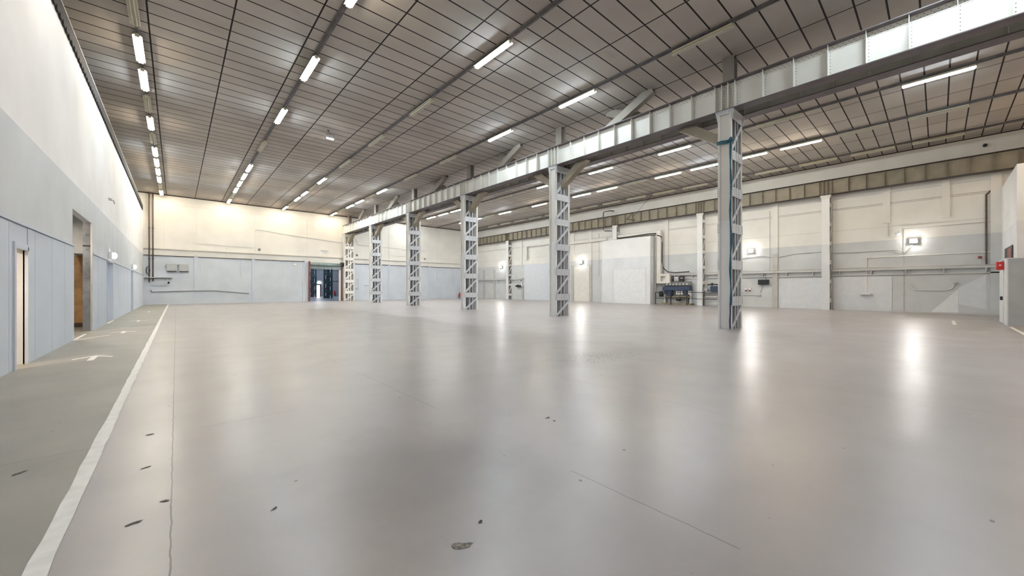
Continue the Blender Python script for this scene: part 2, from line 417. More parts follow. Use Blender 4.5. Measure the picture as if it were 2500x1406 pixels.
# back wall relief: ledge, pilasters, seams
led = MB()
for a, b in ((XL, 1.30), (1.62, 6.0), (6.26, 11.0), (16.66, 20.95), (21.25, 26.9), (27.2, 34.98)):
    led.box(a, b, YB - .07, YB, 4.54, 4.60)
struct('trim_2', led, 'dark')
pl = MB()
for x in (1.46, 6.13, 10.95, 21.10, 27.05): pl.box(x - .13, x + .13, YB - .05, YB, 0, 4.72)
for x in (-.85, 1.9, 5.05, 8.9, 18.7, 24.0, 28.3, 31.0): pl.box(x - .035, x + .035, YB - .03, YB, 2.6, 4.56)
for x0, x1 in ((-.2, 1.33), (1.59, 6.0), (6.26, 10.8), (16.7, 20.9), (21.3, 26.8), (27.2, 34.9)): pl.box(x0, x1, YB - .012, YB, 2.15, 2.18)
struct('trim_5', pl, 'panel_left')
sm = MB()
for x0, x1 in ((-2.2, -.9), (-.8, 1.4), (1.6, 6.2), (6.4, 11.2), (11.4, 15.4), (16.6, 21.0), (21.2, 28.2), (28.35, 34.9)): sm.box(x0, x1, YB - .02, YB, 9.42, 9.46)
for x in (-.85, 1.5, 6.3, 11.3, 21.1, 28.28): sm.box(x - .03, x + .03, YB - .02, YB, 4.75, 9.42 if x != 6.3 else 10.3)
struct('trim_6', sm, 'cream')
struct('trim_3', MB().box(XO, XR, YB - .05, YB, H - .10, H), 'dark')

# ------------------------------------------------------------------ next hall through the shutter opening
hall = MB().box(6, 30, YB + .15, 76.3, -.2, 0)
struct('floor_next_hall', hall, 'hall_floor2')
struct('wall_next_hall', MB().box(6, 30, 76, 76.3, 0, 9).box(5.7, 6, YB + .3, 76, 0, 9).box(30, 30.3, YB + .3, 76, 0, 9).box(6, 30, 76 - .15, 76, 2.9, 3.1).box(6, 30, 76 - .1, 76, 4.9, 5.0), 'hall_wall2')
struct('ceiling_next_hall', MB().box(6, 30, YB + .3, 76.3, 9, 9.2), 'hall_wall2')

# ------------------------------------------------------------------ lattice columns
ZC = [1.03 + 1.35 * i for i in range(5)]
def lattice_parts(t, top, mats, diag_rv=True, xw=1.18):
    """column parts in local coordinates: x from -.59 to +.59, y from -.235 to +.235"""
    mp, ms = mats; hx = xw / 2
    for sx, nm in ((-1, 'side_plate'), (1, 'side_plate')):
        mb = MB().box(sx * (hx - .05), sx * (hx - .07), -.20, .20, 0, top)
        for sy in (-1, 1):
            mb.box(sx * hx, sx * (hx - .13), sy * .205, sy * .225, 0, top)
            mb.box(sx * (hx - .0), sx * (hx - .05), sy * .165, sy * .205, 0, top)
        o = obj(nm, mb, mp, t)
        if sx < 0:
            rv = MB()
            for z in ZC:
                for k in range(4): rv.rivet((-hx - .0, .185, z - .13 + .087 * k), (-1, 0, 0), .014).rivet((-hx, -.185, z - .13 + .087 * k), (-1, 0, 0), .014)
            rv.m = [0] * len(rv.f)
            obj('rivet_heads', rv, 'rivet', t)
    mid = MB().box(-.075, -.060, -.2, .2, 0, top).box(.06, .075, -.2, .2, 0, top)
    for sy in (-1, 1): mid.box(-.19, -.06, sy * .205, sy * .225, 0, top).box(.06, .17, sy * .205, sy * .225, 0, top)
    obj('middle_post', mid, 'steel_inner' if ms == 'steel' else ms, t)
    # battens on both faces share a mesh
    b = MB().box(-hx, hx, -.008, .008, -.175, .175)
    for x in (-hx + .06, -.12, .11, hx - .06):
        for k in range(4): b.rivet((x, -.008, -.13 + .087 * k), (0, -1, 0)).rivet((x, .008, -.13 + .087 * k), (0, 1, 0))
    bme = b.mesh('batten', ms, 'rivet')
    def diag(z0, z1):
        d = MB(); a = Vector((-hx + .07, 0, z0)); c = Vector((hx - .07, 0, z1)); dr = (c - a).normalized(); nn = Vector((-dr.z, 0, dr.x)) * .065
        d.prism([((a - nn).x, (a - nn).z), ((c - nn).x, (c - nn).z), ((c + nn).x, (c + nn).z), ((a + nn).x, (a + nn).z)], 'y', -.008, .008)
        for f in (.04, .33, .52, .72, .96):
            q = a + (c - a) * f; d.rivet((q.x, -.008, q.z), (0, -1, 0)); d.rivet((q.x, .008, q.z), (0, 1, 0))
        return d.mesh('diagonal_brace', ms, 'rivet')
    dme = diag(.20, 1.35 - .20)            # between two battens, relative to the lower one
    d0 = diag(.03, ZC[0] - .22); dt = diag(.20, top - ZC[-1] - .30)
    for sy in (-1, 1):
        for z in ZC: link('batten', bme, t, (0, sy * .237, z))
        link('diagonal_brace', d0, t, (0, sy * .234, 0))
        for z in ZC[:-1]: link('diagonal_brace', dme, t, (0, sy * .234, z))
        link('diagonal_brace', dt, t, (0, sy * .234, ZC[-1]))
def column_head(t, zt, mp, ms, kneeP=True, kneeN=True):
    g = MB()
    for sx in (-1, 1):
        for sy in (-1, 1):
            g.prism([(sy * .225, zt - .42), (sy * .225, zt), (sy * .31, zt), (sy * .29, zt - .16)], 'x', sx * .59 - .01 * sx, sx * .59 - .05 * sx)
        g.box(sx * .57, sx * .595, -.20, .20, zt - .14, zt)
        for k in range(4): g.rivet((sx * .595, -.15 + .1 * k, zt - .07), (sx, 0, 0), .014)
    g.box(-.6, .6, -.245, -.232, zt - .34, zt).box(-.6, .6, .232, .245, zt - .34, zt)
    g.box(-.62, .62, -.31, .31, zt - .02, zt)
    obj('head_gusset', g, ms, t, mat2='rivet')
    for s, on in ((1, kneeP), (-1, kneeN)):
        if not on: continue
        k = MB().prism([(s * .235, zt - 1.15), (s * .235, zt - .78), (s * 1.25, zt - .02), (s * 1.95, zt - .02)], 'x', -.17, .17)
        for zz in (1.0, .9): k.rivet((-.17, s * .33, zt - zz), (-1, 0, 0)); k.rivet((.17, s * .33, zt - zz), (1, 0, 0))
        obj('knee_brace', k, 'girder_dark', t, mat2='rivet')
YC = [5.26 + 8.575 * i for i in range(5)] + [47.83]
XC = 15.79; ZG = 8.09
clabs = ['nearest grey riveted lattice column, teal cloth tied around it', 'second nearest grey riveted lattice column along the girder',
         'third nearest grey lattice column, beside the red extinguisher', 'fourth nearest grey riveted lattice column along the girder',
         'fifth lattice column, last free-standing one before the back wall', 'white painted lattice column standing against the back wall by the shutter']
MB.rv = True
cols = []
for i, yc in enumerate(YC):
    t = thing('lattice_column', clabs[i], 'column', (XC, yc, 0), 'lattice columns under the crane girder')
    far = (i == 5)
    lattice_parts(t, ZG - .02, ('cream' if far else 'steel_light', 'cream' if far else 'steel'))
    column_head(t, ZG, None, 'girder' if far else 'steel', kneeP=not far, kneeN=(i != 0))
    cols.append(t)
# two dark teal columns in the next hall
for (x, yc, lab) in ((17.35, 61.8, 'dark teal lattice column seen right of centre through the shutter opening'), (17.8, 72.4, 'dark teal lattice column farther back through the shutter opening, left side')):
    t = thing('lattice_column', lab, 'column', (x, yc, 0), 'lattice columns in the next hall')
    lattice_parts(t, 8.95, ('teal_steel', 'teal_steel'))
o = obj('bright_doorway', MB().box(19.05, 19.85, 75.80, 75.84, 0.03, 2.10), 'sky_door'); tag(o, 'small bright pinkish doorway at the far end of the next hall', 'doorway')
obj('frame', MB().box(18.95, 19.05, 75.78, 75.9, 0, 2.2).box(19.85, 20.05, 75.78, 75.9, 0, 2.2).box(18.95, 20.05, 75.78, 75.9, 2.1, 2.3), 'dark', o)
o = obj('exit_lamp', MB().box(19.55, 20.0, 75.74, 75.84, 2.42, 2.70), 'bulb_soft'); tag(o, 'small lit lamp above the bright doorway of the next hall', 'lamp')

t = thing('fire_extinguisher', 'small red extinguisher on the far wall of the next hall', 'fire extinguisher', (22.4, 75.7, .3))
obj('body', MB().lathe([(.04, 0), (.14, .03), (.14, .6), (.05, .72)], (0, 0, 0), 'z', 12), 'red', t); obj('valve', MB().box(-.04, .12, -.02, .02, .7, .78), 'black', t)
# teal cloth on the nearest column
t = thing('teal_cloth_strip', 'teal cloth strip tied round the nearest column and hanging down its corner', 'cloth', (XC, YC[0], 0))
band = MB(); pts = [(-.62, .25, 6.92), (-.63, .10, 6.93), (-.63, -.12, 6.90), (-.62, -.22, 6.95), (-.60, -.255, 6.98), (-.45, -.26, 6.9)]
for a, b in zip(pts[:-1], pts[1:]):
    band.add([(a[0], a[1], a[2] - .07), (b[0], b[1], b[2] - .07), (b[0], b[1], b[2] + .06), (a[0], a[1], a[2] + .06),
              (a[0] + .012, a[1], a[2] - .07), (b[0] + .012, b[1], b[2] - .07), (b[0] + .012, b[1], b[2] + .06), (a[0] + .012, a[1], a[2] + .06)],
             [(0, 1, 2, 3), (7, 6, 5, 4), (0, 4, 5, 1), (3, 2, 6, 7), (0, 3, 7, 4), (1, 5, 6, 2)])
obj('band', band, 'teal', t)
obj('knot', MB().lathe([(.02, -.10), (.07, -.05), (.075, .0), (.05, .06), (.015, .10)], (-.615, -.225, 6.95), 'z', 10), 'teal', t, smooth=True)
hang = MB(); n = 26
def hp(i):
    z = 6.9 - i * (6.9 - .9) / n
    return z, .033 + .010 * math.sin(i * 1.3), -.222 + .012 * math.sin(i * .7), -.612 + .012 * math.sin(i * .9)
for i in range(n):
    z0, w0, y0, x0 = hp(i); z1, w1, y1, x1 = hp(i + 1)
    hang.add([(x0, y0 - w0, z0), (x0, y0 + w0, z0), (x1, y1 + w1, z1), (x1, y1 - w1, z1), (x0 - .02, y0 - w0 * .8, z0), (x0 - .02, y0 + w0 * .8, z0), (x1 - .02, y1 + w1 * .8, z1), (x1 - .02, y1 - w1 * .8, z1)],
             [(0, 3, 2, 1), (4, 5, 6, 7), (0, 4, 7, 3), (1, 2, 6, 5), (0, 1, 5, 4), (3, 7, 6, 2)])
obj('hanging_strip', hang, 'teal', t)
h2 = MB().tube([(-.61, -.205, .95), (-.625, -.215, .6), (-.61, -.19, .3), (-.615, -.205, .02)], .028, 8)
obj('dark_tail', h2, 'navy', t)

# ------------------------------------------------------------------ girders
def stiff_positions(y0, y1, centres):
    """returns (stiffener positions); a cluster at each support, eight bays between"""
    out = []
    for k in range(len(centres) - 1):
        a, b = centres[k] + .34, centres[k + 1] - .34
        n = max(3, round((b - a) / .885))
        for j in range(1, n): out.append((a + (b - a) * j / n, 0))
    for c in centres:
        for d in (-.34, -.11, .11, .34): out.append((c + d, 1))
    return sorted([p for p in out if y0 < p[0] < y1])
def girder(name, label, x_out, sgn, y0, y1, centres, mat, fmat, rivets_from, rivets_to):
    """plate girder along Y; x_out = outer flange edge on the visible side, sgn=+1: web lies at larger X"""
    t = thing(name, label, 'girder', (x_out, y0, 0), 'plate girders')
    L = y1 - y0; zb, zt = ZG, 9.13
    xw = sgn * .22
    web = MB().box(xw - .008, xw + .008, 0, L, zb + .03, zt - .03)
    for s in (-1, 1):
        web.box(xw + s * .008, xw + s * .022, 0, L, zt - .20, zt - .03)      # flange angles
        web.box(xw + s * .008, xw + s * .022, 0, L, zb + .03, zb + .12)
    yy = .05
    while yy < L:
        Y = y0 + yy
        if rivets_from < Y < rivets_to:
            web.rivet((xw - sgn * .022, yy, zt - .15), (-sgn, 0, 0), .013); web.rivet((xw - sgn * .022, yy + .06, zt - .08), (-sgn, 0, 0), .013)
            web.rivet((xw - sgn * .022, yy, zb + .075), (-sgn, 0, 0), .013)
        yy += .13
    obj('web_plate', web, mat, t, mat2='rivet')
    obj('bottom_flange', MB().box(0, sgn * .45, 0, L, zb, zb + .03), fmat, t)
    obj('top_flange', MB().box(-sgn * .02, sgn * .47, 0, L, zt - .03, zt), fmat, t)
    def smesh(r):
        s = MB().box(sgn * .03, sgn * .41, -.007, .007, zb + .03, zt - .03)
        s.box(xw - .02 * sgn, xw - .012 * sgn, -.075, .0, zb + .03, zt - .03)
        if r:
            for k in range(7): s.rivet((xw - sgn * .02, -.045, zb + .18 + .105 * k), (-sgn, 0, 0), .013)
        return s.mesh('stiffener', mat, 'rivet')
    a, b = smesh(True), smesh(False)
    P = stiff_positions(y0, y1, centres)
    P.sort(key=lambda p: abs(p[0]))
    for yy, kind in P[:98]: link('stiffener', a if rivets_from < yy < rivets_to else b, t, (0, yy - y0, 0))
    return t
cen = [-11.89, -3.315] + YC
girder('plate_girder', 'near plate girder of the central pair, grey-green riveted panels lit by the strips', 15.17, 1, YF + .1, YB - .1, cen, 'girder', 'girder_flange', -4, 24)
girder('plate_girder', 'far plate girder of the central pair, just behind the near one', 16.63, -1, YF + .1, YB - .1, cen, 'girder', 'girder_flange', 100, 101)
YW = [5.28 + 8.6 * i for i in range(5)]
girder('plate_girder', 'dusty brown plate girder along the top of the right wall', 34.22, 1, YF + .1, YB - .1, [-11.9, -3.3] + YW + [48.0], 'girder_dark', 'dark', -4, 30)
o = obj('shade_plate', MB().box(15.45, 16.35, YF + .1, YB - .2, 9.131, 9.15), 'roof_steel'); tag(o, 'unseen steel plate added to shade the gap between the two central girders', 'shade plate')  # unseen cover added so the space between the girders falls dark
# crane rail on the central girder
o = obj('crane_rail', MB().box(15.36, 15.42, YF + .1, YB - .2, 9.13, 9.19), 'steel'); tag(o, 'thin steel crane rail on top of the near central girder', 'rail')
# roof posts and crossing braces above the girder
plabs = ['above the nearest column', 'above the second column', 'above the third column', 'above the fourth column', 'above the fifth column', 'against the back wall above the shutter']
for i, yc in enumerate(YC):
    mb = MB().box(-.15, .15, -.012, .012, 9.13, H).box(-.17, -.15, -.20, .20, 9.13, H).box(.15, .17, -.20, .20, 9.13, H)
    o = obj('roof_post', mb, 'roof_steel', None, (15.92, min(yc + .05, 48.0), 0)); tag(o, 'brown steel post from girder to ceiling ' + plabs[i], 'post', 'roof posts')
def brace(ya, yb, x, lab):
    # ya at the ceiling, yb on the girder
    a = Vector((0, ya, H)); b = Vector((0, yb, 9.14)); d = (b - a).normalized(); nn = Vector((0, -d.z, d.y)) * .19
    mb = MB()
    for xx in (-.12, .12): mb.prism([((a - nn).y, (a - nn).z), ((b - nn).y, (b - nn).z), ((b + nn).y, (b + nn).z), ((a + nn).y, (a + nn).z)], 'x', xx - .01, xx + .01)
    mb.prism([((a - nn * 1.05).y, (a - nn * 1.05).z), ((b - nn * 1.05).y, (b - nn * 1.05).z), ((b - nn * .95).y, (b - nn * .95).z), ((a - nn * .95).y, (a - nn * .95).z)], 'x', -.13, .13)
    bmx = obj('roof_brace', mb, 'roof_steel', None, (x, 0, 0)); tag(bmx, lab, 'brace', 'crossing roof braces above the girder')
pos = ['between camera and nearest column', 'between the first and second columns', 'between the second and third columns', 'between the third and fourth columns', 'between the fourth and fifth columns', 'between the fifth column and the back wall']
for i in range(-1, 5):
    c = 5.26 + 8.575 * i
    if i >= 0:
        brace(c + 3.15, c + 5.75, 15.85, 'brown steel brace with its ceiling end nearer, ' + pos[i + 1]) if i < 4 else brace(c + 3.15, c + 5.3, 15.85, 'brown steel brace with its ceiling end nearer, ' + pos[5])
        if i < 4: brace(c + 5.8, c + 3.2, 16.35, 'brown steel brace with its ceiling end farther, ' + pos[i + 1])

# ------------------------------------------------------------------ ceiling rails and strip lights
def fixture_meshes():
    hs = MB().box(-.045, .045, -1.0, 1.0, .05, .10)
    rf = MB().prism([(-.13, .005), (-.05, .05), (.05, .05), (.13, .005), (.125, -.005), (.045, .038), (-.045, .038), (-.125, -.005)], 'y', -1.015, 1.015)
    ends = MB().box(-.06, .06, -1.015, -1.0, -.04, .05).box(-.06, .06, 1.0, 1.015, -.04, .05)
    hang = MB().box(-.01, .01, -.62, -.58, .10, .16).box(-.01, .01, .58, .62, .10, .16)
    return hs.mesh('housing', 'fixture'), rf.mesh('reflector', 'fixture'), ends.mesh('end_cap', 'fixture'), hang.mesh('hanger', 'dark')
FH, FR, FE, FG = fixture_meshes()
def tube_mesh(mat): return MB().lathe([(.012, -.99), (.021, -.98), (.021, .98), (.012, .99)], (0, 0, 0), 'y', 8).mesh('tube', mat)
TM = {k: tube_mesh(v) for k, v in dict(w='tube_warm', c='tube_cool', n='tube_white', o='tube_off').items()}
WORD = dict(w='lit warm', c='lit cool', n='lit white', o='unlit cream')
def fixture(x, k, st, lab, grp):
    y = .02 + 2.74 * k
    t = thing('strip_light', lab, 'ceiling light', (x, y, 10.14), grp)
    link('housing', FH, t); link('reflector', FR, t); link('end_caps', FE, t); link('hanger', FG, t)
    for sx in (-.045, .045): link('tube', TM[st], t, (sx, 0, -.035))
rows = [
    (-1.0, 'leftmost', {6: 'o', 7: 'w', 8: 'c', 9: 'o', 10: 'w', 11: 'o', 12: 'c', 13: 'w', 14: 'w', 15: 'c', 16: 'o', 17: 'w'}),
    (3.93, 'second', {4: 'w', 6: 'c', 8: 'c', 10: 'o', 12: 'c', 13: 'n', 14: 'w', 15: 'c', 16: 'o', 17: 'w'}),
    (8.77, 'third', {4: 'c', 6: 'o', 8: 'o', 10: 'o', 12: 'c', 13: 'o', 14: 'w', 15: 'c', 16: 'o', 17: 'w'}),
    (13.70, 'fourth', {-1: 'c', 0: 'c', 2: 'o', 4: 'c', 6: 'c', 8: 'o', 10: 'o', 12: 'c', 13: 'o', 14: 'n', 15: 'c', 16: 'o', 17: 'w'}),
    (23.3, 'fifth', {0: 'c', 2: 'o', 4: 'c', 6: 'c', 8: 'c', 10: 'o', 13: 'n', 14: 'n', 15: 'n', 17: 'n'}),
    (28.1, 'sixth', {0: 'o', 1: 'o', 2: 'w', 3: 'w', 4: 'c', 5: 'w', 6: 'o', 7: 'w', 8: 'c', 9: 'o', 10: 'w', 11: 'o', 12: 'c', 13: 'o', 14: 'n', 15: 'n'}),
    (32.95, 'seventh', {k: 'o' for k in range(0, 16)}),
]
for x, nm, ks in rows:
    wd = .07 if x < 0 else .15
    o = obj('ceiling_rail', MB().box(x - wd / 2, x + wd / 2, YF + .1, YB - .1, 10.28, 10.35).box(x - .02, x + .02, YF + .1, YB - .1, 10.24, 10.28), 'rail')
    tag(o, 'dark ceiling rail carrying the ' + nm + ' row of strip lights from the left', 'rail', 'ceiling rails')
    for j, k in enumerate(sorted(ks, reverse=True)):
        st = ks[k]
        lab = WORD[st] + ' strip light, ' + ORD[j] + ' from the back wall in the ' + nm + ' row' + ('' if nm == 'leftmost' else ' from left')
        fixture(x, k, st, lab, 'strip lights of the ' + nm + ' ceiling row')

# bare floodlight under the ceiling
t = thing('floodlight', 'bright floodlight hanging alone from the ceiling between two rows of strips', 'floodlight', (6.48, 22.7, 10.0))
obj('lamp_glass', MB().box(-.17, .17, -.06, .06, -.1, -.08), 'bulb', t)
obj('body', MB().box(-.2, .2, -.09, .09, -.075, .03), 'greybox', t, bevel=.01)
obj('bracket', MB().tube([(-.18, 0, 0), (-.18, 0, .16), (.18, 0, .16), (.18, 0, 0)], .012, 6), 'dark', t)
obj('cable', MB().tube([(0, 0, .14), (-.03, .05, .24), (-.1, -.05, .30), (-.12, -.05, .35)], .01, 6), 'black', t)
obj('ceiling_socket', MB().lathe([(.05, 0), (.06, .02), (.04, .04)], (-.12, -.05, .30), 'z', 10), 'black', t)

# ------------------------------------------------------------------ floor markings
def strip_mesh(pts, w, z=.003, jit=.006):
    mb = MB()
    for (a, b) in zip(pts[:-1], pts[1:]):
        a = Vector((a[0], a[1], 0)); b = Vector((b[0], b[1], 0)); d = (b - a); L = d.length; d.normalize(); nn = Vector((-d.y, d.x, 0)) * w / 2
        n = max(1, int(L / .25)); prev = None
        for i in range(n + 1):
            c = a + d * L * i / n
            j1, j2 = random.uniform(-jit, jit), random.uniform(-jit, jit)
            p = c + nn * (1 + j1 / w * 2); q = c - nn * (1 + j2 / w * 2)
            if prev: mb.add([(prev[0].x, prev[0].y, z), (prev[1].x, prev[1].y, z), (q.x, q.y, z), (p.x, p.y, z)], [(0, 1, 2, 3)])
            prev = (p, q)
    return mb
o = obj('floor_line', strip_mesh([(-.553, -9), (-.553, YB - .1)], .095), 'paint_line'); tag(o, 'long white painted line along the left walkway up to the back wall', 'floor marking')
def arrow(x, y, lab):
    mb = MB(); z = .003
    mb.add([(x - .30, y - .02, z), (x - .30, y - .14, z), (x, y + .22, z), (x, y + .36, z)], [(0, 1, 2, 3)])
    mb.add([(x + .30, y - .02, z), (x + .30, y - .14, z), (x, y + .22, z), (x, y + .36, z)], [(3, 2, 1, 0)])
    mb.add([(x - .05, y - .45, z), (x + .05, y - .45, z), (x + .05, y + .2, z), (x - .05, y + .2, z)], [(0, 1, 2, 3)])
    o = obj('floor_arrow', mb, 'paint_line'); tag(o, lab, 'floor marking', 'white arrows on the walkway')
arrow(-1.34, 12.14, 'nearest white painted arrow on the walkway, before the tall opening')
arrow(-1.35, 18.6, 'second white painted arrow, on the walkway level with the tall opening')
arrow(-1.30, 24.5, 'third white painted arrow on the walkway, by the middle doorway')
arrow(-1.30, 33.5, 'farthest white painted arrow on the walkway, near the back wall')
o = obj('floor_line', strip_mesh([(-2.23, 16.45), (-1.6, 17.7)], .07), 'paint_line'); tag(o, 'short slanting white line on the floor at the near side of the tall opening', 'floor marking')
o = obj('floor_line', strip_mesh([(-2.22, 16.75), (-2.22, 18.6)], .07), 'paint_line'); tag(o, 'short white line along the threshold of the tall opening', 'floor marking')
o = obj('floor_line', strip_mesh([(-2.20, 23.6), (-2.20, 25.7)], .07), 'paint_line'); tag(o, 'short white line along the threshold of the middle doorway on the left', 'floor marking')
o = obj('floor_line', strip_mesh([(26.9, -.46), (23.9, -.46)], .10), 'paint_line'); tag(o, 'short white line on the floor at the right, before the brown strip', 'floor marking')
o = obj('floor_line', strip_mesh([(24.2, -1.87), (18.5, -1.87)], .10), 'paint_line'); tag(o, 'white line on the floor at the right edge by the grey booth', 'floor marking')
o = obj('floor_line', strip_mesh([(27.95, -1.9), (27.95, 1.2)], .06), 'paint_line'); tag(o, 'thin pale line edging the brown floor strip by the booth', 'floor marking')
# chips broken out of the slab
def chip(x, y, rx, ry, ang, lab, mat='dark'):
    mb = MB(); k = 14; vs = []
    for j in range(k):
        a = 2 * PI * j / k; r = 1 + .35 * random.uniform(-1, 1)
        u, v = rx * r * math.cos(a), ry * r * math.sin(a)
        vs.append((u * math.cos(ang) - v * math.sin(ang), u * math.sin(ang) + v * math.cos(ang), .0022))
    mb.add(vs, [tuple(range(k))])
    o = obj('floor_chip', mb, mat, None, (x, y, 0)); tag(o, lab, 'floor damage', 'chips in the concrete floor')
chip(1.24, 1.84, .065, .03, -.5, 'largest rough chip in the floor, at the bottom centre of the picture', 'broken')
chip(1.46, 1.95, .02, .012, .5, 'small chip just behind the largest floor chip')
chip(-.20, 3.41, .035, .018, .3, 'dark chip in the floor left of the long joint, nearest one')
chip(-.06, 3.62, .025, .014, 0, 'chip touching the left side of the long floor joint')
chip(-.19, 4.40, .03, .014, .4, 'chip between the white line and the joint, third from the front')
chip(-.20, 5.37, .04, .018, 0, 'chip between the white line and the joint, farthest one')
chip(.50, 3.0, .03, .01, .6, 'slim dark chip in the floor right of the long joint')
chip(-.95, 4.95, .05, .018, .8, 'slim dark chip in the walkway left of the white line')
chip(3.22, 3.0, .035, .02, .1, 'paired chip right of the picture centre, farther one')
chip(3.2, 2.88, .02, .014, .1, 'paired chip right of the picture centre, nearer one')

mb = MB(); rr = random.Random(3)
for i in range(170):
    x = 6.85 + rr.gauss(0, .55); y = 4.95 + rr.gauss(0, .22) - .25 * (x - 6.85); a = rr.uniform(-.6, .9); L_ = rr.uniform(.008, .045); w_ = rr.uniform(.003, .010)
    c, q = math.cos(a), math.sin(a)
    mb.add([(x + u * c - v * q, y + u * q + v * c, .0024) for u, v in ((-L_, 0), (0, -w_), (L_, 0), (0, w_))], [(0, 1, 2, 3)])
o = obj('floor_scratches', mb, 'dark'); tag(o, 'cluster of fine dark scratches in the floor under the second column', 'floor damage'); o['kind'] = 'stuff'
# ------------------------------------------------------------------ back wall fittings
def yb(name, mb, mat, lab, cat, **k):
    grp = k.pop('group', None); o = obj(name, mb, mat, **k); tag(o, lab, cat, grp); return o
o = yb('wall_tray', MB().box(XL + .02, XR - .05, YB - .14, YB, 5.18, 5.30), 'cream', 'long cream cable tray across the whole back wall above the grey paint', 'cable tray')
obj('lip', MB().box(XL + .02, XR - .05, YB - .15, YB - .14, 5.16, 5.21), 'strip', o)
def pipe_thing(x, z0, lab, bt):
    t = thing('wall_pipe', lab, 'pipe', (x, YB - .20, z0), 'brown pipes in the left back corner')
    obj('pipe', MB().tube([(0, 0, 0), (0, 0, H - z0)], .05, 10), 'pipe', t, smooth=True)
    for zz in bt: obj('clamp', MB().lathe([(.075, -.03), (.075, .03)], (0, 0, zz), 'z', 10), 'dark', t)
    return t
pipe_thing(-1.85, 2.05, 'left one of two vertical brown pipes in the left back corner', (.5, 2.2, 5.0))
pipe_thing(-1.60, 2.15, 'right one of two vertical brown pipes in the left back corner', (.45, 2.1, 4.9))
o = yb('coiled_cable', MB().tube([(-1.93 + .12 * math.cos(a), YB - .10, 3.16 + .34 * math.sin(a)) for a in [i * PI / 8 for i in range(17)]], .03, 6), 'dark', 'coil of dark cable hanging by the brown pipes', 'cable')
t = thing('wall_shelf', 'narrow pale shelf with dark underside in the left back corner', 'shelf', (-1.22, YB - .14, 2.5))
obj('board', MB().box(-.95, .95, -.14, .14, 0, .05), 'white', t)
obj('angle', MB().box(-.95, .95, -.12, .14, -.05, 0), 'dark', t)
for i, x in enumerate((-.3, .57)):
    t = thing('junction_box', ('left' if i == 0 else 'right') + ' grey flat junction box of the pair on the back wall', 'electrical box', (x, YB - .12, 3.5), 'pair of grey junction boxes')
    obj('body', MB().box(-.36, .36, -.06, .12, -.36, .36), 'greybox', t, bevel=.02)
    obj('lid', MB().box(-.34, .34, -.085, -.06, -.34, .34), 'greybox', t, bevel=.01)
    obj('lower_edge', MB().box(-.33, .33, -.09, .10, -.42, -.36), 'dark', t)
    obj('gland', MB().lathe([(.035, -.12), (.035, 0)], (-.36 if i == 0 else -.38, 0, .12), 'x', 8).lathe([(.035, -.12), (.035, 0)], (-.36 if i == 0 else -.38, 0, .26 if i else -.02), 'x', 8), 'strip', t)
t = thing('socket_panel', 'small panel with dark and white sockets above a steel bar, left back corner', 'socket', (-.62, YB - .05, 2.03))
obj('dark_socket', MB().box(.02, .16, -.04, .05, -.08, .10), 'black', t); obj('white_socket', MB().box(-.16, 0, -.04, .05, -.08, .10), 'white', t)
obj('mount', MB().box(-.03, .03, -.01, .05, .10, .42), 'white', t)
o = yb('steel_bar', MB().box(-1.68, -.46, YB - .10, YB, 1.76, 1.84), 'steel', 'short horizontal steel bar on the back wall under the sockets', 'bar')
hz = [(-1.74, 1.35), (-1.70, 1.17), (-1.0, 1.19), (1.37, 1.25), (2.9, 1.26), (4.3, 1.12), (5.73, .95)]
o = yb('wall_conduit', MB().tube([(x, YB - .05, z) for x, z in hz], .038, 8), 'cable', 'sagging dark conduit low on the back wall', 'conduit', smooth=True)
obj('end_box', MB().box(5.65, 5.8, YB - .08, YB, .93, 1.05), 'greybox', o)
def sqvent(x, z, lab):
    t = thing('wall_vent', lab, 'vent', (x, YB - .02, z), 'small dark square vents')
    obj('frame', MB().box(-.12, .12, -.03, .02, -.12, .12), 'strip', t)
    g = MB()
    for k in range(4): g.box(-.10, .10, -.035, -.03, -.09 + .05 * k, -.06 + .05 * k)
    obj('louvre', g, 'dark', t)
sqvent(6.66, 5.66, 'small dark square vent on the back wall, leftmost of three')
sqvent(16.92, 5.65, 'small dark square vent just right of the white column')
sqvent(26.34, 5.66, 'small dark square vent on the back wall, rightmost of three')
o = yb('wall_batten', MB().box(1.52, 6.2, YB - .04, YB, 5.84, 5.875).box(1.52, 3.2, YB - .04, YB, 5.93, 5.96), 'cream', 'thin double batten on the back wall above the cable tray, left part', 'batten')
o = yb('wall_batten', MB().box(21.1, 34.9, YB - .04, YB, 5.84, 5.88), 'cream', 'thin batten on the back wall above the cable tray, right part', 'batten')
o = yb('wall_batten', MB().box(3.79, 3.87, YB - .06, YB, 4.75, 5.97), 'cream', 'short upright batten crossing the cable tray on the back wall', 'batten')
o = yb('wall_conduit', MB().tube([(6.3, YB - .04, 7.7), (6.6, YB - .04, 7.78), (8.8, YB - .04, 7.55), (9.2, YB - .04, 7.5), (15.2, YB - .04, 7.05)], .02, 6), 'strip', 'thin cable sloping across the upper back wall left of the column', 'cable')
o = yb('wall_conduit', MB().tube([(16.6, YB - .04, 7.7), (16.8, YB - .04, 7.55), (17.0, YB - .04, 7.0), (17.2, YB - .04, 6.93), (22.5, YB - .04, 6.85), (24.0, YB - .04, 6.7), (26.5, YB - .04, 6.75)], .02, 6), 'strip', 'thin cable on the upper back wall right of the white column', 'cable')
t = thing('fire_bell_sign', 'small white sign box under a short shelf above the shutter opening', 'sign', (13.1, YB - .06, 5.85))
obj('box', MB().box(-.15, .15, -.05, .06, -.09, .09), 'white', t); obj('shelf', MB().box(-.4, .4, -.10, .06, .15, .18), 'cream', t)
t = thing('emergency_light', 'white framed emergency light on the grey wall left of the shutter opening', 'emergency light', (10.04, YB - .04, 4.22))
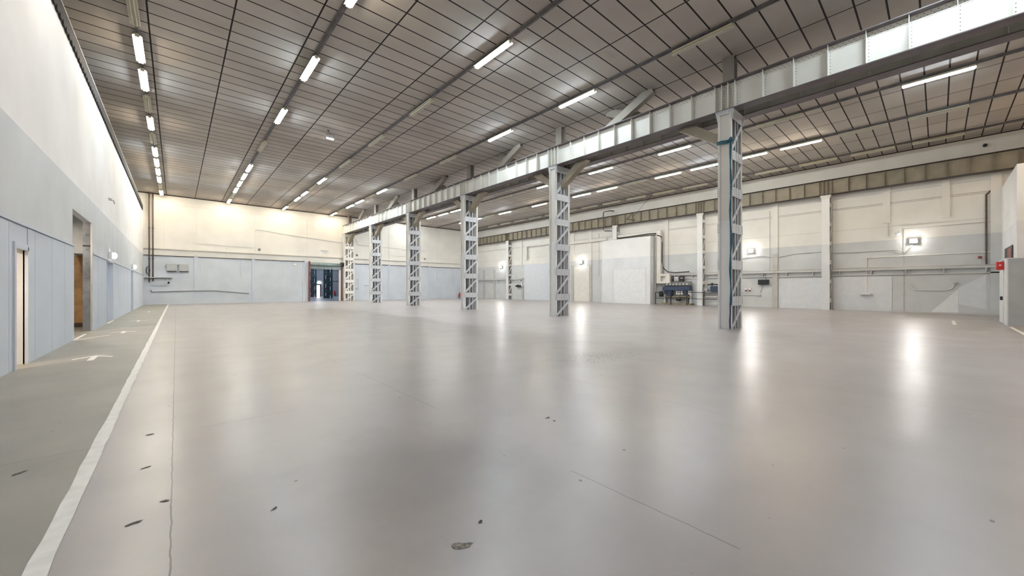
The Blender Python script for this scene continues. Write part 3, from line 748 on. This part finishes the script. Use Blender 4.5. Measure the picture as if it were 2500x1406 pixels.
obj('frame', MB().box(-.22, .22, -.03, .04, -.16, .16), 'greybox', t); obj('diffuser', MB().box(-.18, .18, -.05, -.03, -.12, .12), 'white', t)
# roller shutter
t = thing('roller_shutter', 'raised grey-green roller shutter at the top of the back wall opening', 'shutter', (13.28, YB - .02, 0))
obj('drum', MB().lathe([(.10, -1.72), (.20, -1.70), (.20, 1.66), (.10, 1.68)], (0, -.22, 4.30), 'x', 18), 'shutter', t, smooth=True)
cu = MB()
for k in range(4): cu.box(-1.70, 1.66, -.20, -.16, 3.86 + .09 * k, 3.94 + .09 * k)
obj('curtain', cu, 'shutter', t); obj('bottom_bar', MB().box(-1.70, 1.66, -.21, -.15, 3.76, 3.85), 'galv', t)
obj('motor', MB().lathe([(.12, -.02), (.24, .0), (.26, .22), (.20, .42), (.08, .46)], (1.66, -.24, 4.40), 'x', 16), 'dark', t, smooth=True)
obj('guide_rail', MB().box(-1.86, -1.72, -.22, .0, 0, 4.62), 'redrust', t); obj('guide_rail', MB().box(1.70, 1.80, -.22, .0, 0, 4.3), 'redrust', t)
obj('door_frame', MB().box(1.46, 1.58, -.12, .0, 0, 3.9).box(1.58, 1.70, -.10, .0, 0, 3.9), 'cream', t)
o = yb('shutter_control', MB().box(15.02, 15.14, YB - .12, YB, 1.7, 2.3), 'white', 'small white control box right of the shutter opening', 'control box')
obj('cable', MB().tube([(15.08, YB - .10, 1.72), (15.15, YB - .12, 1.5), (15.4, YB - .14, 1.45), (15.55, YB - .14, 1.40)], .02, 6), 'cable', o)
t = thing('cable_box', 'small grey box at the end of a vertical conduit right of the white column', 'electrical box', (16.95, YB - .05, 1.45))
obj('box', MB().box(-.14, .14, -.05, .05, -.08, .10), 'greybox', t); obj('conduit', MB().box(-.14, .14, .02, .05, 1.18, 1.22).box(.10, .13, .0, .04, .10, 1.2), 'greybox', t)
o = yb('wall_ledge', MB().box(17.9, 18.9, YB - .12, YB, 1.94, 2.0), 'white', 'short white ledge on the back wall between the last two columns', 'ledge')
t = thing('fire_extinguisher', 'red fire extinguisher on the floor at the back wall beside the third column', 'fire extinguisher', (32.1, YB - .25, .18))
obj('body', MB().lathe([(.03, -.0), (.12, .02), (.13, .10), (.13, .50), (.09, .60), (.04, .63)], (0, 0, 0), 'z', 14), 'red', t, smooth=True)
obj('valve', MB().lathe([(.03, .62), (.04, .68), (.02, .72)], (0, 0, 0), 'z', 8).box(-.02, .14, -.015, .015, .68, .71), 'black', t)
obj('hose', MB().tube([(.04, 0, .68), (-.12, 0, .66), (-.17, 0, .45), (-.15, 0, .15)], .015, 6), 'black', t)
obj('stand', MB().box(-.22, .16, -.1, .1, -.18, -.15).box(-.22, -.20, -.02, .02, -.15, .3), 'dark', t)
# exit lamps on the left wall
for (y, z, lab) in ((24.7, 2.98, 'round lit lamp above the middle doorway of the left wall'), (36.0, 2.95, 'small lit lamp above the farthest doorway of the left wall')):
    t = thing('door_lamp', lab, 'lamp', (XL + .05, y, z), 'lamps above the left doorways')
    obj('base', MB().box(-.05, .06, -.28, .10, -.16, .16), 'white', t, bevel=.02)
    obj('globe', MB().lathe([(.02, .0), (.13, .02), (.15, .06), (.11, .12), (.03, .15)], (.05, .12, 0), 'x', 14), 'bulb_soft', t, smooth=True)
t = thing('wall_hook', 'small metal hook bracket on the upper left wall', 'hook', (XL, 24.5, 5.35))
obj('bracket', MB().tube([(0, 0, .1), (.15, .1, .08), (.18, .1, -.05)], .02, 6).tube([(0, -.1, .15), (.12, -.15, .1)], .02, 6), 'galv', t)

# ------------------------------------------------------------------ right wall
wr = wall_right = bpy.data.objects['wall_right']
PX = 34.33                                   # face of the wall columns
rl = ['nearest, right of the black screen', 'second, beside the machine rack', 'third, above the white box room', 'fourth, partly behind a lattice column', 'fifth and farthest']
def wall_column(yc, lab, z0=0.0):
    t = thing('wall_column', lab, 'column', (PX, yc, 0), 'wall columns under the right girder')
    top = ZG
    mb = MB().box(0, .02, -.22, .22, z0, top).box(.02, XR - PX, .20, .22, z0, top)
    obj('front_plate', mb, 'white_box', t)
    lt = MB().box(.02, .10, -.22, -.205, z0, top).box(XR - PX - .08, XR - PX, -.22, -.205, z0, top)
    z = z0 + .5
    while z < top - .3:
        lt.box(.02, XR - PX, -.225, -.21, z, z + .3)
        a, b = (.06, z + .32), (XR - PX - .06, z + 1.30)
        if b[1] < top: lt.prism([(a[0] - .05, a[1]), (a[0] + .08, a[1]), (b[0] + .05, b[1]), (b[0] - .08, b[1])], 'y', -.222, -.21)
        z += 1.35
    obj('lattice_side', lt, 'cream', t)
    obj('inner_web', MB().box(.3, .32, -.2, .2, z0, top), 'strip', t)
    obj('head_plate', MB().prism([(-.22, top - .25), (.22, top - .25), (.30, top - .06), (.30, top), (-.30, top), (-.30, top - .06)], 'x', -.03, .10), 'cream', t)
for i, yc in enumerate(YW): wall_column(yc, 'cream wall column with lattice side, ' + rl[i], 6.62 if i == 2 else 0)
def wr_box(name, y0, y1, z0, z1, d, mat, lab, cat, group=None, d0=0):
    o = obj(name, MB().box(XR - d, XR - d0, y0, y1, z0, z1), mat); tag(o, lab, cat, group); return o
pl = MB()
for y0, y1, z0, z1 in ((8.25, 8.62, 4.2, 8.2), (2.08, 2.42, 5.8, 8.1), (-.48, -.15, 5.8, 8.1), (17.0, 17.35, 2.9, 8.1), (28.35, 28.75, 4.2, 8.1), (25.85, 26.2, 4.2, 8.1), (37.3, 37.6, 4.7, 8.1), (-2.4, -2.0, 0, 8.1)):
    pl.box(XR - .10, XR, y0, y1, z0, z1)
struct('trim_7', pl, 'wall_right')
sm = MB()
for y0, y1 in ((-2.3, 5.0), (5.55, 8.25), (8.62, 13.6), (14.2, 17.0), (17.35, 22.2), (22.8, 30.9), (31.5, 39.4), (40.1, 47.9)):
    sm.box(XR - .03, XR, y0, y1, 7.10, 7.13).box(XR - .03, XR, y0, y1, 7.01, 7.03).box(XR - .02, XR, y0, y1, 7.78, 7.80).box(XR - .015, XR, y0, y1, 5.55, 5.565)
struct('trim_8', sm, 'strip')
st = MB()
for y in (8.79, 4.98, 24.9, 31.2, 1.45): st.box(XR - .03, XR, y, y + .03, .0 if y in (1.45,) else 2.8, 7.6 if y != 1.45 else 5.35)
struct('trim_9', st, 'strip')
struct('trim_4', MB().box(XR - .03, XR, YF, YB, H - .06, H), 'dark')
wr_box('wall_strip', 8.26, 8.60, .0, 4.2, .12, 'strip', 'worn grey-beige strip on the pilaster right of the black screen', 'wall strip', 'worn strips on the right wall')
wr_box('wall_strip', 28.42, 28.78, .0, 4.2, .08, 'strip', 'left one of two beige strips beside the white box room', 'wall strip', 'worn strips on the right wall')
wr_box('wall_strip', 25.85, 26.22, .0, 4.25, .08, 'strip', 'right one of two beige strips beside the white box room', 'wall strip', 'worn strips on the right wall')
wr_box('wall_strip', 45.6, 46.05, .0, 4.25, .08, 'strip', 'grey strip on the right wall nearest the back corner', 'wall strip', 'worn strips on the right wall')
wr_box('wall_strip', 43.0, 43.45, .0, 4.25, .08, 'strip', 'grey strip left of the farthest wall lamp, second from the back corner', 'wall strip', 'worn strips on the right wall')
wr_box('wall_strip', 37.0, 37.4, .0, 1.75, .08, 'strip', 'short grey strip under the valve on the right wall', 'wall strip', 'worn strips on the right wall')
# smooth claddings
wr_box('wall_cladding', 30.9, 36.9, 0, 4.65, .05, 'cladding', 'large smooth pale blue cladding panel behind the second column', 'panel')
wr_box('wall_cladding', 5.55, 8.22, 0, 2.25, .04, 'panel_right', 'smooth pale panel right of the black screen under the tray', 'panel')
wr_box('wall_cladding', 2.0, 4.95, 0, 2.30, .04, 'panel_right', 'smooth pale panel right of the nearest wall column', 'panel')
wr_box('wall_cladding', 26.25, 28.40, 0, 4.0, .04, 'cream', 'cream door-like panel between the two beige strips', 'panel')
# tray along the wall at 2.75 m
segs = [(-2.35, 5.0), (5.55, 13.6), (14.2, 16.95), (37.0, 39.4), (40.1, YB - .1)]
tl = ['right part, towards the booth', 'behind the nearest column', 'above the machine rack', 'beside the valve', 'in the far corner']
for (a, b), l_ in zip(segs, tl):
    o = obj('wall_tray', MB().box(XR - .22, XR, a, b, 2.70, 2.83).box(XR - .10, XR, a, b, 2.38, 2.45), 'tray'); tag(o, 'cream cable tray along the right wall, ' + l_, 'cable tray', 'cable trays on the right wall')
    obj('cable_bundle', MB().tube([(XR - .12, a, 2.86)] + [(XR - .12 + random.uniform(-.03, .03), a + (b - a) * k / 8, 2.87 + random.uniform(0, .05)) for k in range(1, 8)] + [(XR - .12, b, 2.86)], .022, 6), 'strip', o)
    br = MB()
    yy = a + .5
    while yy < b: br.box(XR - .20, XR, yy, yy + .05, 2.45, 2.70); yy += 1.6
    obj('brackets', br, 'steel', o)
# bulkhead lamps
for i, (y, z, lab) in enumerate(((1.03, 4.50, 'rightmost bright wall lamp, above the bent pipe'), (10.07, 4.52, 'bright wall lamp just right of the nearest column'), (27.27, 4.5, 'bright wall lamp between the white box room and the second column'), (41.6, 4.58, 'farthest bright wall lamp, near the back right corner'))):
    t = thing('wall_lamp', lab, 'wall lamp', (XR - .2, y, z), 'bright wall lamps')
    obj('lamp_glass', MB().box(-.03, 0, -.15, .15, -.11, .11), 'bulb', t)
    obj('body', MB().box(0, .09, -.18, .18, -.14, .14), 'greybox', t, bevel=.02)
    obj('arm', MB().tube([(.08, 0, -.1), (.15, .05, -.25), (.19, .18, -.38)], .02, 6), 'steel', t)
# conduits on the right bays
def cond(pts, r, mat, lab, name='wall_conduit', cat='conduit'):
    o = obj(name, MB().tube([(XR - .05, y, z) for y, z in pts], r, 6), mat); tag(o, lab, cat); return o
drop = cond([(-2.30, 3.6), (1.4, 3.58), (3.2, 3.56), (3.22, 3.45), (3.22, 1.2)], .03, 'cream', 'pipe running right from a drop pipe, below the rightmost wall lamp')
obj('foot_plate', MB().box(XR - .3, XR, 2.98, 3.5, 1.08, 1.18), 'white', drop)
cond([(5.0, 4.0), (3.0, 3.98), (1.8, 4.0), (1.4, 3.8), (1.1, 4.2)], .022, 'strip', 'thin wavy cable leading to the rightmost wall lamp')
o = cond([(1.2, 1.75), (1.0, 1.42), (.5, 1.38), (-.3, 1.38), (-.55, 1.5), (-.65, 1.75)], .03, 'cream', 'bent pipe with a nozzle on the rightmost wall bay'); obj('nozzle', MB().lathe([(.03, 0), (.09, .06), (.09, .12)], (XR - .2, -.68, 1.82), 'x', 10), 'strip', o)
cond([(10.9, 3.9), (10.4, 4.05), (9.3, 4.1), (8.8, 3.95), (8.2, 3.92), (7.2, 4.1), (5.6, 4.15)], .022, 'strip', 'wavy cable either side of the pilaster below the lamp')
cond([(1.45, 5.33), (-2.2, 5.33)], .015, 'strip', 'thin straight conduit on the cream wall above the rightmost lamp')
o = cond([(-2.35, 7.15), (-2.0, 7.1), (-1.85, 6.9), (-1.85, 2.85)], .045, 'pipe', 'brown pipe bending down near the booth corner', 'wall_pipe', 'pipe')
o = cond([(-2.28, 7.0), (-2.28, 2.85)], .035, 'pipe', 'straight brown pipe in the corner next to the booth', 'wall_pipe', 'pipe')
t = thing('wall_valve', 'small dark red valve wheel above the tray near the booth', 'valve', (XR - .10, -1.62, 3.3))
obj('wheel', MB().lathe([(.02, -.05), (.09, -.03), (.09, .0), (.02, .02)], (0, 0, 0), 'x', 12), 'redrust', t); obj('stem', MB().tube([(.03, 0, 0), (.03, 0, -.45)], .02, 6), 'cream', t)
t = thing('alarm_bell', 'small pale bell on the cream wall left of the rightmost lamp', 'bell', (XR - .08, 1.73, 5.05))
obj('dome', MB().lathe([(.14, .0), (.13, -.05), (.08, -.09), (.02, -.10)], (0, 0, 0), 'x', 14), 'white', t, smooth=True); obj('cable', MB().tube([(.03, 0, -.05), (.03, .3, -.3), (.03, .42, -.1), (.03, .45, 1.9)], .015, 6), 'strip', t)
# black screen
t = thing('black_screen', 'black flat screen on the wall right of the nearest column', 'screen', (XR - .18, 9.2, 2.0))
obj('housing', MB().box(-.05, .16, -.36, .36, -.20, .20), 'black', t, bevel=.01); obj('cable', MB().tube([(.15, .1, -.2), (.13, .15, -.6), (.14, .25, -.85)], .012, 6), 'cable', t)
obj('feed', MB().tube([(.15, -.15, .2), (.13, -.1, .45), (.15, -.12, .7)], .015, 6), 'cable', t)
for i, y in enumerate((10.45, 10.18)):
    t = thing('wall_socket', ('left' if i == 0 else 'right') + ' one of two red and white sockets left of the black screen', 'socket', (XR - .06, y, 1.40), 'pair of sockets')
    obj('body', MB().box(-.04, .06, -.09, .09, -.14, .14), 'white', t, bevel=.01); obj('flap', MB().box(-.07, -.04, -.07, .07, -.13, -.02), 'redrust', t)
cond([(11.0, .96), (9.6, .95)], .025, 'steel', 'thin horizontal conduit under the sockets ending in a box')
o = obj('outlet_box', MB().box(XR - .10, XR, 9.42, 9.62, .86, 1.02), 'greybox'); tag(o, 'small outlet box at the end of the conduit under the screen', 'electrical box')
for i, z in enumerate((1.14, .52)):
    t = thing('knob_bracket', ('upper' if i == 0 else 'lower') + ' black knob on an arm beside the nearest column', 'knob', (XR - .35, 10.7, z), 'pair of black knobs')
    obj('ball', MB().lathe([(.01, -.09), (.07, -.05), (.09, 0), (.07, .05), (.01, .09)], (0, 0, 0), 'z', 12), 'black', t, smooth=True)
    obj('arm', MB().tube([(0, .08, 0), (0, .6, 0), (.35, .62, 0)], .03, 6), 'steel', t)
# machine rack
t = thing('pump_rack', 'dark pump rack with navy hood and white valve handles behind the railing', 'machine', (34.55, 15.95, 0))
hd = MB().prism([(-.32, 1.30), (.25, 1.30), (.25, 1.68), (-.18, 1.68), (-.32, 1.58)], 'y', -1.25, 1.28)
obj('hood', hd, 'navy', t, bevel=.02)
obj('back_plate', MB().box(.18, .25, -1.2, .65, 1.68, 2.12), 'cable', t)
obj('valve_row', MB().box(-.05, .18, -1.22, 1.15, 1.66, 1.78), 'dark', t)
for k in range(7):
    v = obj('valve_handle', MB().lathe([(.02, -.06), (.075, -.04), (.08, .03), (.04, .07)], (-.10, .95 - .31 * k, 1.86), 'x', 10), 'white', t, smooth=True)
    obj('lever', MB().tube([(-.14, .95 - .31 * k, 1.84), (-.20, .85 - .31 * k, 1.96)], .02, 6), 'white', v)
for k, (a, b) in enumerate(((.95, 1.2), (.45, .90), (-.10, .05), (-.32, -.17), (-.55, -.40), (-.95, -.70), (-1.2, -1.05))):
    obj('drive_unit', MB().box(-.22, .15, a, b, .95 if k != 1 else .80, 1.28), 'navy' if k in (0, 1, 5) else 'white', t, bevel=.015)
obj('cross_beam', MB().box(-.1, .2, -1.25, 1.2, .72, .80), 'plinth', t)
obj('pump', MB().lathe([(.05, -.24), (.17, -.2), (.20, 0), (.16, .18), (.05, .22)], (-.1, -.15, .52), 'y', 14), 'dark', t, smooth=True)
for y in (-1.22, -1.0, 1.0, 1.2): obj('leg', MB().box(-.05, .05, y - .035, y + .035, .14, 1.30), 'dark' if abs(y) < 1.1 else 'white', t)
obj('plinth', MB().box(-.35, .38, -1.35, 1.45, 0, .15), 'plinth', t)
bx = [(16.62, 16.42, 2.14, 2.55, 'dark', 'left dark'), (16.36, 15.92, 2.16, 2.58, 'greybox', 'middle beige-grey'), (15.85, 15.45, 2.12, 2.62, 'dark', 'right dark')]
for a, b, z0, z1, mt, lb in bx:
    t = thing('control_cabinet', lb + ' control box on the wall above the pump rack', 'electrical box', (XR - .15, (a + b) / 2, z0), 'control boxes above the pump rack')
    hy = abs(a - b) / 2
    obj('body', MB().box(-.12, .04, -hy, hy, 0, z1 - z0), mt, t, bevel=.01); obj('door', MB().box(-.14, -.12, -hy + .03, hy - .03, .04, z1 - z0 - .04), mt, t)
    obj('name_plate', MB().box(-.15, -.14, -hy + .06, hy - .1, .30, .36), 'white', t)
t = thing('electric_motor', 'dark electric motor with looping cable left of the pump rack', 'motor', (34.6, 17.55, .95))
obj('body', MB().lathe([(.06, -.3), (.18, -.26), (.20, 0), (.18, .2), (.07, .26)], (0, 0, .05), 'z', 14), 'dark', t, smooth=True)
obj('bracket', MB().box(0, .4, -.25, .1, -.32, -.26), 'cream', t); obj('cable', MB().tube([(0, .1, .2), (-.05, .4, .0), (0, .42, -.2), (.1, .1, -.33)], .015, 6), 'cable', t)
o = obj('mesh_guard', MB().box(34.85, 34.9, 17.1, 17.6, 1.35, 1.40).box(34.85, 34.9, 17.1, 17.6, 1.55, 1.58).box(34.85, 34.9, 17.1, 17.6, 1.75, 1.78).box(34.85, 34.9, 17.1, 17.13, 1.35, 1.9).box(34.85, 34.9, 17.33, 17.36, 1.35, 1.9).box(34.85, 34.9, 17.57, 17.6, 1.35, 1.9), 'steel'); tag(o, 'small wire guard on the wall above the electric motor', 'guard')
# second machine behind the nearest column
t = thing('drive_machine', 'blue drive unit with pipes, half hidden left of the nearest column', 'machine', (34.6, 12.6, 1.2))
obj('body', MB().box(-.25, .2, -.5, .42, .0, .5), 'navy', t, bevel=.03); obj('top_pipes', MB().tube([(0, -.4, .62), (0, .3, .66), (0, .75, .62)], .05, 8).lathe([(.03, -.1), (.12, -.06), (.12, .06), (.03, .1)], (0, .35, .66), 'y', 10), 'dark', t)
obj('gauge', MB().lathe([(.13, 0), (.15, .04), (.15, .2)], (-.05, .85, .18), 'x', 14), 'steel', t, smooth=True); obj('support', MB().box(.0, .38, -.4, .9, -.1, 0), 'white', t)
obj('lower_pipe', MB().tube([(.1, .9, -.42), (.1, -.3, -.42)], .05, 8), 'cream', t)
# black railing
t = thing('guard_railing', 'black steel guard railing on the floor before the pump rack', 'railing', (34.1, 17.85, 0))
posts = [17.85, 16.35, 14.9, 13.45, 12.0]
for y in posts: obj('post', MB().box(-.025, .025, y - 17.85 - .03, y - 17.85 + .03, 0, 1.16), 'black', t)
obj('top_rail', MB().tube([(0, .03, 1.15), (0, -5.9, 1.15)], .028, 8), 'black', t)
obj('middle_rail', MB().tube([(0, .03, .58), (0, -5.9, .58)], .024, 8), 'black', t)
obj('end_rail', MB().tube([(0, 0, 1.12), (.85, 0, 1.12)], .024, 8), 'black', t)
# white box room
t = thing('white_box_room', 'tall white plasterboard box standing against the right wall beside the railing', 'enclosure', (33.72, 20.9, 0))
obj('walls', MB().box(0, XR - 33.72 - .01, -2.72, 2.75, 0, 6.5), 'white_box', t)
dp = MB().box(-.012, 0, -2.22, 1.32, .0, 3.44)
d_ = obj('flush_door', dp, 'white', t); obj('door_trim', MB().box(-.02, 0, -2.30, -2.24, 0, 3.5).box(-.02, 0, -2.24, 1.34, 3.46, 3.49).box(-.016, 0, 1.34, 1.36, 0, 3.49), 'panel_right', t)
# big duct frame with black cable
t = thing('cable_duct', 'white square cable duct around the right side of the box room with a black cable', 'duct', (34.55, 17.75, 0))
obj('upper_run', MB().box(-.1, .3, .2, 4.45, 6.80, 7.02), 'cream', t); obj('drop', MB().box(-.1, .3, -.22, .20, 1.98, 7.02), 'cream', t)
obj('lower_box', MB().box(-.1, .3, -.75, -.22, 1.98, 2.15).box(-.1, .3, -.75, -.22, 2.68, 2.88).box(-.1, .3, -1.1, -.72, 1.98, 2.88).box(.2, .3, -.75, -.22, 2.15, 2.68), 'cream', t)
obj('black_cable', MB().tube([(-.15, .1, 6.6), (-.16, -.36, 6.4), (-.16, -.42, 5.8), (-.16, -.40, 4.0), (-.16, -.55, 3.4), (-.14, -.95, 3.05), (-.1, -1.6, 2.95), (-.05, -2.9, 3.0)], .045, 8), 'black', t, smooth=True)
obj('upper_cables', MB().tube([(-.13, 4.4, 6.72), (-.14, 3.0, 6.75), (-.14, 1.0, 6.82), (-.14, .2, 6.78)], .04, 6).tube([(-.13, 4.45, 6.85), (-.15, 4.2, 6.66), (-.14, 2.0, 6.68), (-.14, .3, 6.6)], .03, 6), 'dark', t)
obj('side_pipe', MB().tube([(-.14, .25, 6.6), (-.14, .28, 1.6)], .035, 6).tube([(-.08, .34, 6.5), (-.08, .36, 1.5)], .025, 6), 'steel', t)
# second duct frame above the blue cladding
t = thing('cable_duct', 'cream cable duct frame above the pale blue cladding', 'duct', (34.85, 36.4, 0))
obj('upper_run', MB().box(-.1, .13, -4.3, .2, 7.02, 7.22), 'cream', t); obj('drop', MB().box(-.1, .13, -.22, .20, 5.3, 7.02), 'cream', t); obj('cables', MB().tube([(-.12, -.3, 5.35), (-.12, -.28, 6.7), (-.12, -.5, 6.95), (-.12, -4.2, 7.0)], .035, 6), 'strip', t)
t = thing('cable_duct', 'long cream duct on the wall between the second column and the box room', 'duct', (34.9, 23.8, 0))
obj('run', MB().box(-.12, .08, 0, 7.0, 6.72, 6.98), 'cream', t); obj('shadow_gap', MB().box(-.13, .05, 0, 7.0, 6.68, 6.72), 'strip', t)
# valve assembly
t = thing('pipe_valve', 'dark valve assembly with gauge beside the pale blue cladding', 'valve', (XR - .25, 37.9, 1.82))
obj('body', MB().lathe([(.06, -.6), (.14, -.55), (.14, -.2), (.10, -.1), (.16, .0), (.16, .25), (.08, .4), (.05, .6)], (0, 0, 0), 'y', 12), 'black', t, smooth=True)
obj('wheel', MB().lathe([(.03, -.03), (.14, 0), (.03, .03)], (0, .0, .2), 'z', 12), 'dark', t); obj('gauge', MB().lathe([(.02, -.02), (.09, 0), (.09, .03)], (0, .2, -.25), 'x', 12), 'white', t); obj('bracket', MB().box(0, .24, -.75, -.55, -.05, .55), 'white', t)
# hoop pipe and hanging rod on the wall girder
o = obj('hoop_pipe', MB().tube([(34.4, 22.6, 9.62), (34.05, 22.9, 9.65), (34.0, 23.6, 9.62), (34.0, 23.65, 9.4), (34.0, 23.65, 7.75), (34.0, 23.5, 7.6), (34.3, 22.8, 7.55)], .05, 8), 'pipe', smooth=True); tag(o, 'dark bent pipe hooped around the wall girder above the box room', 'pipe')
o = obj('hanging_rod', MB().tube([(33.6, 18.0, 10.3), (33.9, 19.9, 8.75), (34.05, 20.9, 8.5)], .015, 6).tube([(34.05, 20.9, 8.5), (34.0, 20.5, 8.42), (33.95, 19.9, 8.22)], .035, 6).tube([(34.05, 20.9, 8.5), (34.1, 20.2, 9.05)], .025, 6), 'dark'); tag(o, 'thin dark rod hanging from the ceiling to the wall girder', 'rod')
# triangular pale paint left on the wall
def wall_patch(poly, mat, lab):
    o = obj('paint_patch', MB().prism(poly, 'x', XR - .006, XR), mat); tag(o, lab, 'paint patch'); return o
wall_patch([(.32, .02), (-.80, .02), (-.80, 1.45)], 'white', 'bright triangular paint patch low on the wall near the booth')
wall_patch([(-.82, .55), (-1.85, .30), (-1.85, 2.3), (-.82, 1.55)], 'panel_right', 'pale pointed paint patch right of the bright triangle')
# kerb by the right wall
o = obj('wall_kerb', MB().box(33.4, XR, -2.35, 2.0, 0, .05), 'concrete'); tag(o, 'low pale kerb along the foot of the right wall by the booth', 'kerb')

# ------------------------------------------------------------------ booth at the right edge
struct('wall_booth', MB().box(28.8, XR, -7.0, -2.4, 0, 7.2), 'white_box')
t = thing('grey_booth', 'low grey booth with white corner post at the right edge of the picture', 'booth', (25.1, -1.88, 0))
obj('walls', MB().box(0, 2.6, -5.0, 0, 0, 2.70), 'greybox', t)
obj('corner_post', MB().box(0, .9, 0.0, .04, 0, 2.70), 'white', t)
obj('top_edge', MB().box(-.01, 2.62, -5.0, .05, 2.70, 2.73), 'white', t)
obj('door_leaf', MB().box(1.0, 2.5, .0, .05, .02, 2.60), 'white', t)
obj('lock', MB().box(1.2, 1.3, .05, .12, 1.0, 1.16), 'black', t)
t = thing('fire_alarm', 'red fire alarm box on the booth beside its door', 'alarm', (26.0, -1.835, 2.45))
obj('body', MB().box(-.08, .08, 0, .20, -.17, .17), 'red', t, bevel=.015); obj('glass', MB().box(-.09, -.08, .07, .13, .0, .05), 'white', t)
t = thing('booth_window', 'small dark window opening in the tall white wall above the booth', 'window', (31.6, -2.385, 3.1))
obj('recess', MB().box(-1.55, 1.55, 0, .02, -.5, .5), 'dark', t); obj('pane', MB().box(-1.3, .2, .02, .03, -.4, .4), 'redrust', t)
for i, (x, y, z, lab) in enumerate(((34.9, -1.8, 9.75, 'small dark lamp on the band above the wall girder, far right'),)):
    o = obj('small_lamp', MB().lathe([(.02, -.1), (.09, -.06), (.09, .06), (.02, .1)], (x, y, z), 'x', 10), 'black'); tag(o, lab, 'lamp')
